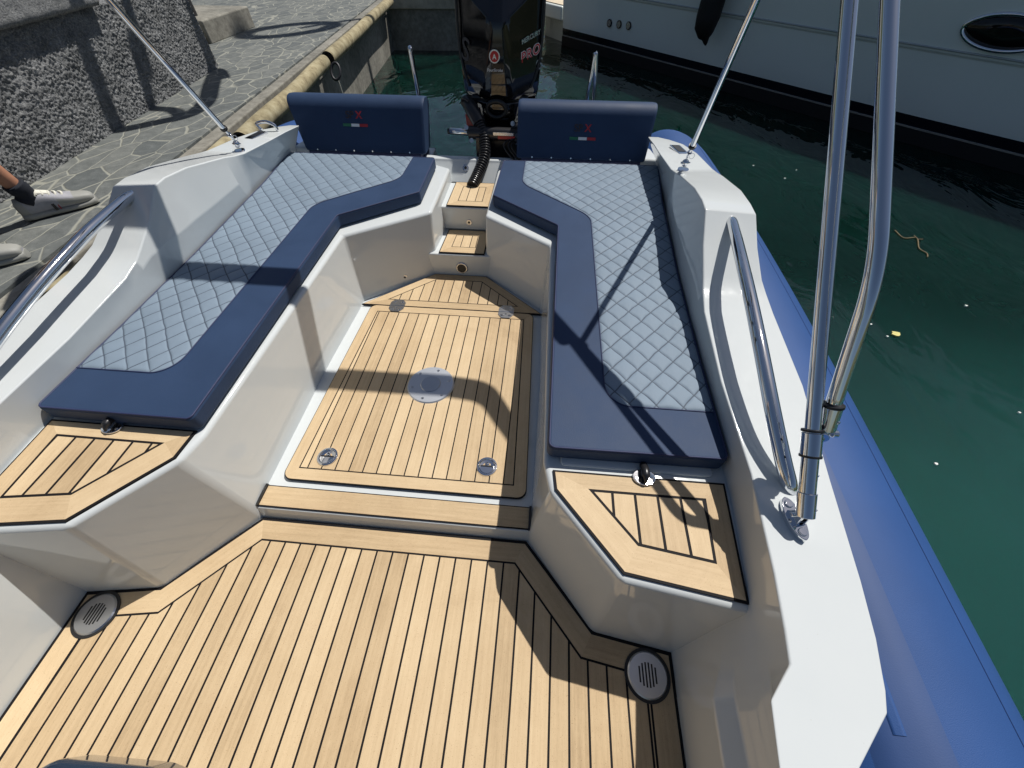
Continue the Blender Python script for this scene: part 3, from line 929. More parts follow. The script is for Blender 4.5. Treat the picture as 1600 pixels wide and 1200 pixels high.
teak_panel('upper_tread', [(-.600, 2.262), (-.326, 2.262), (-.326, 2.578), (-.596, 2.578)], .360, boat, border=.06, pitch=.055, gap=.004, edge=.005, x_first=-.54)
COLL = {1: (1, 2), -1: (2, 3)}
for s in (1, -1):
    aft = .532 if s > 0 else .57
    p = mir([(1.062, .216), (.763, .258), (.585, .470), (.577, aft), (1.082, aft)], s)
    teak_panel('seat_tread', p, .434, boat, border=([.052, .078, .080, .078, .062] if s > 0 else [.078, .080, .078, .052, .062]), pitch=.0645, gap=.008, edge=.0065, x_first=X0 + (1.012 if s > 0 else -1.006), collapse=COLL[s])

# --- hatch fittings (sub-parts of the hatch)
def screw(bm, c, r, mi=0, ax=(0, 0, 1)):
    disc(bm, c, ax, r, .0018, 10, mi, r * .7)
bm = bmesh.new(); c = Vector((-.486, 1.107, .0665))
disc(bm, c, (0, 0, 1), .112, .006, 48, 0, .106)
disc(bm, c + Vector((0, 0, .0061)), (0, 0, 1), .048, .0025, 32, 1, .045)
for k in range(6):
    a = k * math.pi / 3 + .3; screw(bm, c + Vector((.088 * math.cos(a), .088 * math.sin(a), .0062)), .007, 1)
finish(bm, 'table_socket', [M['alu'], M['steel_satin']], hatch, smooth=False)
def latch(c):
    bm = bmesh.new(); c = Vector(c)
    n = 32
    prof = [(.043, .0), (.041, .005), (.034, .006), (.031, .001), (.012, -.001)]
    loft(bm, [[c + Vector((r * math.cos(2 * math.pi * k / n), r * math.sin(2 * math.pi * k / n), z)) for k in range(n)] for r, z in prof], closed=True)
    disc(bm, c + Vector((0, 0, -.004)), (0, 0, 1), .013, .004, 20)
    # lift ring: half-moon plate and keyhole
    pts = [(c.x + .029 * math.cos(t), c.y - .002 + .029 * math.sin(t)) for t in [math.pi + math.pi * k / 12 for k in range(13)]]
    prism(bm, pts, c.z - .002, c.z + .004)
    disc(bm, c + Vector((0, .014, -.001)), (0, 0, 1), .009, .005, 16)
    o = finish(bm, 'latch', M['chrome'], hatch, bevel=.001, seg=2)
    bm = bmesh.new(); box(bm, c.x - .027, c.x + .027, c.y - .001, c.y + .004, c.z + .001, c.z + .0045); disc(bm, c + Vector((0, .014, .0041)), (0, 0, 1), .004, .0006, 10)
    # dark slot of the latch belongs to the same fitting
    p = finish(bm, 'latch_slot', M['black_plastic'], hatch, smooth=False)
latch((-.829, .692, .0675)); latch((-.164, .705, .0675))
for cx in (-.803, -.178):
    bm = bmesh.new(); w, h = .043, .052
    pts = [(cx - w, 1.66 - h * .5), (cx - w * .55, 1.66 - h), (cx + w * .55, 1.66 - h), (cx + w, 1.66 - h * .5), (cx + w, 1.66 + h * .5), (cx + w * .55, 1.66 + h), (cx - w * .55, 1.66 + h), (cx - w, 1.66 + h * .5)]
    prism(bm, pts, .067, .0705)
    sweep(bm, [(cx - w, 1.66, .0695), (cx + w, 1.66, .0695)], .004, 10)
    for dx in (-.022, .022):
        for dy in (-.032, .032): screw(bm, (cx + dx, 1.66 + dy, .0706), .0085, 1)
    screw(bm, (cx, 1.64, .0706), .006, 1)
    finish(bm, 'hinge', [M['steel_satin'], M['chrome']], hatch, smooth=False)
# rubber ends of the sill
for x in (X0 - .524, X0 + .522):
    bm = bmesh.new(); box(bm, x - .004, x + .005, .469, .558, .05, .066); finish(bm, 'sill_end', M['black_rubber'], boat, smooth=False)

# --- round deck drains / speakers in the sole corners
for dx, dy in ((-1.415, .082), (.415, .078)):
    bm = bmesh.new(); c = Vector((dx, dy, .0035))
    disc(bm, c, (0, 0, 1), .070, .003, 48, 1)
    disc(bm, c + Vector((0, 0, .003)), (0, 0, 1), .061, .004, 48, 0, .057)
    d = finish(bm, 'deck_drain', [M['steel_satin'], M['black_rubber']], boat, smooth=False)
    bm = bmesh.new()
    for k in range(6):
        x = (k - 2.5) * .0098; l = math.sqrt(max(0, .032 ** 2 - x * x))
        box(bm, dx + x - .0026, dx + x + .0026, dy - l, dy + l, .0103, .0108)
    finish(bm, 'slots', M['black_rubber'], d, smooth=False)

# --- skin fittings and screw caps on the bulkhead and steps
def cap(c, n, r, name='screw_cap', dark=.55):
    bm = bmesh.new(); c = Vector(c); n = Vector(n).normalized()
    disc(bm, c, n, r, .005, 24, 0, r * .9); disc(bm, c + n * .0051, n, r * dark, .001, 20, 1)
    finish(bm, name, [M['silver'], M['black_rubber']], boat, smooth=False)
nb = Vector((0, -1, .05))
cap((-.480, 1.980, .118), nb, .036, 'overflow_outlet', .76)
bm = None
def on_left_bulk(px):
    # drafted diagonal bulkhead on the left: plane through three of its points
    a, b, c = Vector((-1.038, 1.765, .428)), Vector((-.632, 2.045, .428)), Vector((-.645, 1.983, -.03))
    n = (b - a).cross(c - a).normalized(); d = ray(*px); t = n.dot(a - EYE) / n.dot(d); n = n if n.y < 0 else -n
    return EYE + d * t, n
def on_right_bulk(px):
    a, b, c = Vector((.038, 1.765, .428)), Vector((-.326, 2.03, .428)), Vector((-.336, 1.983, -.03))
    n = (b - a).cross(c - a).normalized(); d = ray(*px); t = n.dot(a - EYE) / n.dot(d); n = n if n.y < 0 else -n
    return EYE + d * t, n
p, n = on_left_bulk((632, 433)); cap(p, n, .017, dark=.4)
p, n = on_right_bulk((805, 450)); cap(p, n, .017, dark=.4)
p = atY(733, 347, 2.256); cap(p, (0, -1, 0), .018, dark=.4)
p = atY(727, 258, 2.66); cap((p.x, 2.668, .412), (0, -1, .95), .022, 'transom_fitting', .4)

# --- recessed lid edge and catches under the cushions
bm = bmesh.new()
prism(bm, fillet([(X0 + .60, .549), (X0 + 1.055, .549), (X0 + 1.055, .60), (X0 + .60, .60)], .012), .42, .438)
finish(bm, 'locker_lid', M['gelcoat'], boat, bevel=.006)
def catch(c):
    c = Vector(c); bm = bmesh.new()
    pts = [(c.x + .034 * math.cos(t), c.y + .026 * math.sin(t)) for t in [2 * math.pi * k / 24 for k in range(24)]]
    prism(bm, pts, c.z, c.z + .006)
    b = finish(bm, 'locker_catch', M['chrome'], boat, bevel=.002)
    bm = bmesh.new()
    sweep(bm, catmull([c + Vector((0, .035, .012)), c + Vector((0, .012, .024)), c + Vector((0, -.008, .022)), c + Vector((0, -.022, .010))], 6), [.012] * 12 + [.009, .008, .007, .006, .005, .004, .003], 12)
    finish(bm, 'hook', M['black_plastic'], b)
    for dx in (-.022, .022):
        bm = bmesh.new(); screw(bm, c + Vector((dx, -.006, .0062)), .005)
        finish(bm, 'screw', M['steel_satin'], b, smooth=False)
catch((.346, .528, .437)); catch((-1.352, .556, .437))

# --- grab rails on the coamings
def rail(s):
    px = [(1143, 346, .748), (1149, 366, .752), (1160, 412, .747), (1174, 474, .727), (1190, 552, .697), (1207, 640, .658), (1223, 716, .612), (1232, 752, .582), (1236, 768, .556)]
    pts = [at(*p) for p in px]
    pts = [Vector((pts[0].x, pts[0].y + .03, pts[0].z - .03))] + pts
    if s < 0: pts = [Vector((2 * X0 - p.x, p.y, p.z)) for p in pts]
    bm = bmesh.new(); sweep(bm, catmull(pts, 6), .0195, 20)
    finish(bm, 'grab_rail', M['chrome'], boat)
rail(1); rail(-1)

# --- pop-up cleats and stern boarding hoops
def cleat(s):
    c = Vector((X0 + s * 1.215, 2.40, 0)); c.z = zc(2.40, 1.215) + .001
    bm = bmesh.new(); prism(bm, [(c.x + dx + .25 * dy * s * -1, c.y + dy) for dx, dy in ((-.028, -.062), (.028, -.062), (.028, .062), (-.028, .062))], c.z - .006, c.z + .005)
    d = finish(bm, 'cleat', M['chrome'], boat, bevel=.002)
    bm = bmesh.new(); prism(bm, [(c.x + dx + .25 * dy * s * -1, c.y + dy) for dx, dy in ((-.019, -.03), (.019, -.03), (.019, .055), (-.019, .055))], c.z + .004, c.z + .0065)
    finish(bm, 'cleat_pad', M['black_rubber'], d, smooth=False)
    if s < 0:
        bm = bmesh.new(); q = c + Vector((-.03, .12, -.01))
        sweep(bm, catmull([q, q + Vector((-.02, 0, .03)), q + Vector((.04, 0, .045)), q + Vector((.09, 0, .03)), q + Vector((.1, 0, 0))], 6), .009, 10)
        finish(bm, 'bow_eye', M['chrome'], boat)
cleat(1); cleat(-1)
def hoop(a, t, b, r=.013):
    bm = bmesh.new(); sweep(bm, catmull([a, a.lerp(t, .6), t + (a - t) * .12, t + Vector((0, 0, .015)), t + (b - t) * .15 + Vector((.004, 0, .006)), b.lerp(t, .5), b], 7), r, 14)
    finish(bm, 'boarding_hoop', M['chrome'], boat)
hoop(atY(917, 160, 3.1) + Vector((-.03, 0, -.35)), atY(930, 88, 3.13), atY(934, 160, 3.13) + Vector((.01, 0, -.35)))
hoop(atY(652, 160, 3.1) + Vector((.03, 0, -.3)), atY(641, 79, 3.1), atY(650, 150, 3.2) + Vector((.03, .02, -.35)))

# ================================================================== CUSHIONS
CUSH = [(.556, .570), (.567, 1.838), (.205, 2.128), (.217, 2.60), (1.182, 2.60), (1.135, 2.15), (1.098, 1.45), (1.085, .95), (1.083, .573)]
def inner_edge(Y):
    """half-breadth of the quilt's inner seam at Y"""
    pts = [(.738, 1.20), (.737, .742 + .09), (.745, .742 + .045), (.765, .742 + .018), (.80, .742)]
    P = [(.742, 5), (.800, .742)]
    if Y < .832:
        t = max(0, min(1, (Y - .742) / .09)); return .737 + .08 * (1 - math.sqrt(max(0, 1 - (1 - t) ** 2)))
    if Y < 1.88: return .737
    if Y < 1.98:
        t = (Y - 1.88) / .10; return .737 - .045 * t * t
    if Y < 2.24: 
        t = (Y - 1.98) / .26; return .692 - .29 * t
    if Y < 2.34:
        t = (Y - 2.24) / .10; return .402 - .045 * (1 - (1 - t) ** 2)
    return .357
def outer_edge(Y):
    P = [(.585, 1.083), (.95, 1.085), (1.45, 1.098), (2.15, 1.135), (2.60, 1.182)]
    for a, b in zip(P, P[1:]):
        if Y <= b[0]: return a[1] + (b[1] - a[1]) * (Y - a[0]) / (b[0] - a[0])
    return P[-1][1]
def cushion(s, label):
    root = empty('sun_cushion', (X0 + s * .85, 1.5, .43), label, 'cushion', 'sun bathing cushions in the stern')
    poly = fillet(mir(CUSH, s), .022)
    bm = bmesh.new(); prism(bm, poly, .4355, .497)
    finish(bm, 'cushion_body', M['navy'], root, bevel=.011, seg=4, angle=50)
    # welt along the top edge
    bm = bmesh.new(); sweep(bm, [(p[0], p[1], .4955) for p in offset(poly, .0052)], .0032, 8, closed=True)
    finish(bm, 'welt', M['navy_thread'], root)
    # quilted top: diamonds stitched through
    bm = bmesh.new(); sl = bm.verts.layers.float.new('seam')
    NY, NX = 560, 150; rows = []
    P = .1; K = 1.17; nf = math.hypot(1, K)
    for i in range(NY + 1):
        Y = .742 + (2.592 - .742) * i / NY; a, b = inner_edge(Y), outer_edge(Y) - .008; row = []
        for k in range(NX + 1):
            t = k / NX; x = a + (b - a) * t; X = X0 + s * x
            wob = .007 * noise.noise(Vector((X * 7, Y * 7, s))) + .003 * noise.noise(Vector((X * 31, Y * 31, s)))
            q1 = ((Y + K * x + wob) / P) % 1; q2 = ((Y - K * x + wob) / P) % 1
            d1 = min(q1, 1 - q1) * P / nf; d2 = min(q2, 1 - q2) * P / nf; d = min(d1, d2)
            de = min((x - a), (b - x) * 1.0, Y - .742, 2.592 - Y)
            puff = (.7 + .3 * min(1, d1 * d2 / .0007)) * (1 - math.exp(-d1 / .0032)) * (1 - math.exp(-d2 / .0032))
            edge = 1 - math.exp(-max(0, de) / .006)
            z = .4960 + edge * (.0020 + (.0056 + .0018 * noise.noise(Vector((X * 14, Y * 14, 5)))) * puff)
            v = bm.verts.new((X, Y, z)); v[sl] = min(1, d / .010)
            row.append(v)
        rows.append(row)
    for i in range(NY):
        for k in range(NX): bm.faces.new((rows[i][k], rows[i][k + 1], rows[i + 1][k + 1], rows[i + 1][k]))
    for side in (0, -1):
        pass
    q = finish(bm, 'quilted_top', M['quilt'], root)
    # double stitched seam round the quilt
    bm = bmesh.new(); pts = [(X0 + s * (outer_edge(.742) - .004), .742, .4978)]
    for i in range(0, 200):
        Y = .742 + (2.596 - .742) * (i / 199) ** 1.6; pts.append((X0 + s * inner_edge(Y), Y, .4978))
    sweep(bm, pts, .0022, 6)
    finish(bm, 'seam', M['navy_thread'], root)
    return root
cushion(1, 'right hand sun cushion lying under the shadows of the canopy poles')
cushion(-1, 'left hand sun cushion on the quay side of the boat')

def backrest(s, label, logo_px):
    xa, xb = sorted((X0 + s * .295, X0 + s * 1.108))
    root = empty('backrest', ((xa + xb) / 2, 2.75, .5), label, 'backrest', 'navy backrests at the stern')
    prof = fillet([(2.655, .484), (2.80, .484), (2.935, .735), (2.785, .768)], [.01, .01, .04, .085], 10)
    bm = bmesh.new(); rows = []
    n = len(prof)
    xs = [(xa, .92), (xa + .006, .97), (xa + .02, 1.0), (xb - .02, 1.0), (xb - .006, .97), (xb, .92)]
    cy, cz = 2.80, .62; flare = .085 if s < 0 else .03
    for x, k in xs:
        rows.append([(x + (flare * s * ((p[1] - .484) / .28 - .15) if (x > X0 + s * .7) == (s > 0) else 0), cy + (p[0] - cy) * (k if k < 1 else 1), cz + (p[1] - cz) * (k + .0 if k == 1 else .5 + k * .5)) for p in prof])
    loft(bm, rows, cap=True, closed=True)
    finish(bm, 'backrest_pad', M['navy'], root, bevel=.004, seg=2, angle=40)
    # seam below the top roll
    # press studs along the foot
    for k in range(6):
        x = xa + .1 + k * (xb - xa - .2) / 5
        bm = bmesh.new(); disc(bm, (x, 2.651, .500), (0, -1, .3), .0045, .003, 12)
        finish(bm, 'press_stud', M['chrome'], root, smooth=False)
    bm = bmesh.new(); box(bm, xa + .03, xb - .03, 2.66, 2.86, .43, .487)
    finish(bm, 'support', M['navy_thread'], root, smooth=False)
    # embroidered logo
    # front face plane
    a, b = Vector((0, 2.655, .484)), Vector((0, 2.785, .768)); up = (b - a).normalized(); nrm = Vector((0, -up.z, up.y))
    d = ray(*logo_px); t = nrm.dot(a - EYE) / nrm.dot(d); c = EYE + d * t + nrm * .002
    right = Vector((1, 0, 0))
    text('logo_letters', 'SP', M['logo_dark'], root, c + right * -.032 + up * .030, right, up, .055, offset_=.0008)
    text('logo_letter', 'X', M['red_flag'], root, c + right * .027 + up * .030, right, up, .055, offset_=.001)
    bm = bmesh.new(); w, h = .054, .0155
    for k, mi in ((-1.5, 0), (-.5, 1), (.5, 2)):
        face(bm, [c + right * (k * w) + up * -.015 - up * h, c + right * ((k + 1) * w - .002) - up * (.015 + h), c + right * ((k + 1) * w - .002) - up * .015, c + right * (k * w) - up * .015], mi)
    r = bmesh.ops.extrude_face_region(bm, geom=bm.faces[:]); bmesh.ops.translate(bm, verts=[v for v in r['geom'] if isinstance(v, bmesh.types.BMVert)], vec=nrm * .0015)
    finish(bm, 'flag_stripe', [M['green_flag'], M['white_paint'], M['red_flag']], root, smooth=False)
backrest(-1, 'navy backrest on the left, nearer to the quay', (555, 189))
backrest(1, 'navy backrest on the right, partly in front of the outboard motor', (911, 210))

# ================================================================== OUTBOARD MOTOR
EX, EY = -.345, 2.98
def motor():
    root = empty('outboard_motor', (EX, EY, .3), 'tall black outboard motor on the stern of the white boat', 'outboard motor')
    # cowl: horizontal sections (half section, front to back)
    def sec(z, a, w, yc, L_, yf=0.0):
        h = [(a * .55, yf - .012), (a, yf), (a + .018, yf + .012), (w * .86, yf + yc * .72), (w, yf + yc), (w * 1.0, yf + L_ * .62), (w * .86, yf + L_ * .92), (w * .4, yf + L_)]
        return [(EX + x, EY + y, z) for x, y in h] + [(EX - x, EY + y, z) for x, y in h[::-1]]
    bm = bmesh.new()
    rows = [sec(.705, .10, .236, .11, .56, .012), sec(.735, .095, .245, .12, .58, .0), (sec(.80, .082, .25, .13, .60, -.008)), sec(.90, .07, .256, .14, .62, -.008), sec(1.0, .057, .26, .15, .63, .0), sec(1.075, .048, .262, .16, .63, .006)]
    vs = loft(bm, rows, closed=True)
    # top: V shaped front facet climbing back to the crown
    ring = vs[-1]; n = len(ring)
    top = []
    for i, v in enumerate(ring):
        x = v.co.x - EX; y = v.co.y - EY
        zz = 1.085 + .62 * max(0, abs(x) - .045) + .12 * max(0, y)
        zz = min(zz, 1.29)
        top.append(bm.verts.new((EX + x * .985, EY + y * .985 + .008, zz)))
    for i in range(n): bm.faces.new((ring[i], ring[(i + 1) % n], top[(i + 1) % n], top[i]))
    mid = [bm.verts.new((EX + (v.co.x - EX) * .62, EY + .20 + (v.co.y - EY) * .62, 1.38 + .02 * (1 if v.co.y > EY + .2 else 0))) for v in top]
    for i in range(n): bm.faces.new((top[i], top[(i + 1) % n], mid[(i + 1) % n], mid[i]))
    bm.faces.new(mid); bm.faces.new(vs[0][::-1])
    finish(bm, 'cowl', M['gloss_black'], root, bevel=.007, seg=3, angle=16)
    # centre spine on the front of the cowl
    bm = bmesh.new(); rows = []
    for z, w, y in ((.745, .062, -.020), (.80, .058, -.028), (.88, .05, -.028), (.96, .042, -.025), (1.05, .034, -.020), (1.082, .05, -.010)):
        rows.append([(EX - w, EY + y + .02, z), (EX - w * .8, EY + y, z), (EX + w * .8, EY + y, z), (EX + w, EY + y + .02, z)])
    loft(bm, rows, cap=False); 
    finish(bm, 'cowl_spine', M['gloss_black'], root, bevel=.003, angle=20)
    # side ribs down the front corners
    for sx in (-1, 1):
        bm = bmesh.new()
        sweep(bm, catmull([(EX + sx * .262, EY + .16, 1.24), (EX + sx * .258, EY + .13, 1.0), (EX + sx * .240, EY + .105, .86), (EX + sx * .20, EY + .072, .76)], 6), .008, 8)
        finish(bm, 'cowl_trim', M['black_plastic'], root)
    # badge
    bm = bmesh.new(); c = Vector((EX - .018, EY - .036, .935))
    disc(bm, c, (0, -1, .08), .034, .006, 32, 0, .032); disc(bm, c + Vector((0, -.0062, 0)), (0, -1, .08), .026, .0015, 28, 1)
    bd = finish(bm, 'badge', [M['silver'], M['red']], root, smooth=False)
    text('badge_letter', 'A', M['silver'], bd, c + Vector((0, -.0085, -.002)), (1, 0, 0), (0, .08, 1), .034, .001, offset_=.001)
    text('lettering', 'FourStroke', M['white_paint'], root, c + Vector((0, -.001, -.066)), (1, 0, 0), (0, .05, 1), .021, .0008, shear=.2)
    # side lettering on the right front facet
    def facet(px, right_end):
        pass
    A = Vector((EX + .075, EY + .004, 0)); B = Vector((EX + .222, EY + .105, 0)); rt = (B - A).normalized()
    nm = rt.cross(Vector((0, 0, 1)))
    def fpt(k, z): return A.lerp(B, k) + Vector((0, 0, z)) + nm * .006
    tilt = Vector((0, 0, .30)); rr = (rt + tilt).normalized()
    text('maker_name', 'MERCURY', M['silver'], root, fpt(.76, 1.006), rr, (0, 0, 1), .030, .001, shear=.25, offset_=.0008)
    text('model_name_outline', 'PRO', M['white_paint'], root, fpt(.74, .930), rr, (0, 0, 1), .066, .0008, shear=.3, offset_=.0036, spacing=1.2)
    text('model_name', 'PRO', M['red'], root, fpt(.74, .930) + nm * .0018, rr, (0, 0, 1), .066, .001, shear=.3, offset_=.0004, spacing=1.2)
    text('model_suffix', 'XS', M['steel_satin'], root, fpt(1.02, .862), rr, (0, 0, 1), .075, .0008, shear=.3)
    A2 = Vector((EX - .222, EY + .105, 0)); B2 = Vector((EX - .075, EY + .004, 0)); rt2 = (B2 - A2).normalized(); nm2 = rt2.cross(Vector((0, 0, 1)))
    text('model_suffix', 'S', M['iron'], root, A2.lerp(B2, .12) + Vector((0, 0, .935)) + nm2 * .01, (rt2 - Vector((0, 0, .35))).normalized(), (0, 0, 1), .16, .0008, shear=-.1)
    # midsection
    bm = bmesh.new()
    rows = [[(EX + x, EY + y, z) for x, y in ((-w, .03), (w, .03), (w, l), (-w, l))] for z, w, l in ((.72, .19, .46), (.62, .16, .42), (.45, .12, .36), (.1, .09, .3), (-.5, .06, .26))]
    loft(bm, rows, cap=True, closed=True); finish(bm, 'midsection', M['black_plastic'], root, bevel=.012)
    # clamp bracket, swivel and trim rams
    bm = bmesh.new()
    for sx in (-1, 1):
        box(bm, EX + sx * .115 - .022, EX + sx * .115 + .022, EY - .205, EY + .06, .05, .56)
        disc(bm, (EX + sx * .115 - .03 * sx, EY - .05, .57), (1 * sx, 0, 0), .032, .075, 16)
    box(bm, EX - .1, EX + .1, EY - .12, EY + .03, .3, .52)
    finish(bm, 'clamp_bracket', M['black_plastic'], root, bevel=.006)
    bm = bmesh.new()
    sweep(bm, [(EX - .31, EY - .16, .575), (EX - .17, EY - .16, .57)], .019, 18); 
    finish(bm, 'steering_rod', M['chrome'], root)
    bm = bmesh.new()
    sweep(bm, [(EX - .185, EY - .16, .57), (EX + .17, EY - .16, .565)], .038, 18)
    disc(bm, (EX - .325, EY - .16, .575), (1, 0, 0), .017, .02, 14)
    finish(bm, 'steering_cylinder', M['black_plastic'], root, bevel=.003)
    bm = bmesh.new()
    box(bm, EX - .02, EX + .11, EY - .203, EY - .197, .572, .588, 0); box(bm, EX + .01, EX + .12, EY - .203, EY - .197, .552, .569, 1)
    finish(bm, 'steering_sticker', [M['silver'], M['red']], root, smooth=False)
    for x, y, z in ((.13, -.18, .565), (.15, -.17, .60), (-.2, -.17, .60), (-.17, -.18, .53), (.10, -.17, .63), (.13, -.19, .53)):
        bm = bmesh.new(); disc(bm, (EX + x, EY + y, z), (.3, -1, .4), .014, .02, 10)
        finish(bm, 'hose_fitting', M['steel_satin'], root, smooth=False)
    bm = bmesh.new(); rows = [[(EX - .205 + dx, EY + .05 + dy, z) for dx, dy in ((-w, -.03), (w, -.03), (w, .05), (-w, .05))] for z, w in ((.62, .03), (.54, .025), (.48, .012))]
    loft(bm, rows, cap=True, closed=True); finish(bm, 'red_guard', M['red'], root, bevel=.005)
    # cowl underside moulding with a cable eye
    bm = bmesh.new(); loft(bm, [sec(.50, .07, .15, .09, .45, .03), sec(.56, .09, .19, .10, .50, .01), sec(.62, .10, .225, .11, .54, -.004), sec(.698, .105, .238, .11, .56, -.004)], closed=True, cap=True); finish(bm, 'lower_cowl', M['gloss_black'], root, bevel=.01, angle=20)
    bm = bmesh.new(); c = Vector((EX - .015, EY - .02, .665))
    sweep(bm, [c + Vector((.062 * math.cos(t), -.012, .045 * math.sin(t))) for t in [2 * math.pi * k / 24 for k in range(24)]], .014, 10, closed=True)
    finish(bm, 'cable_eye', M['black_rubber'], root)
    # cables
    bm = bmesh.new()
    for k, (dx, dz) in enumerate(((.0, .0), (.03, .01), (.05, -.02))):
        sweep(bm, catmull([(EX + .12 + dx, EY - .18, .56 + dz), (EX + .05 + dx, EY - .23, .53), (EX + .1 + dx, EY - .26, .47), (EX + .16 + dx, EY - .27, .44)], 6), .006, 8)
    finish(bm, 'cables', M['black_rubber'], root)
motor()

# corrugated rigging hose from the well up to the cowl
def hose():
    P = [at(738, 291, .362), atY(747, 272, 2.62), atY(757, 245, 2.71), atY(757, 218, 2.79), atY(749, 193, 2.855), atY(738, 172, 2.91), atY(729, 158, 2.99)]
    pts = catmull(P, 60); L_ = 0; rad = []
    for i, p in enumerate(pts):
        if i: L_ += (p - pts[i - 1]).length
        rad.append((.033 + (.005 if (L_ / .017) % 1 < .5 else -.004)) if i < .66 * len(pts) else .041)
    bm = bmesh.new(); sweep(bm, pts, rad, 20)
    o = finish(bm, 'rigging_hose', M['black_plastic'], loc=P[0])
    tag(o, 'black corrugated rigging hose curving from the steps up to the motor', 'hose')
    bm = bmesh.new()
    sweep(bm, catmull([(-.53, 2.90, .72), (-.57, 2.92, .73), (-.585, 2.96, .70), (-.56, 2.96, .64), (-.50, 2.9, .58), (-.455, 2.83, .55)], 8), .007, 8)
    finish(bm, 'hose_clip', M['black_rubber'], o)
hose()

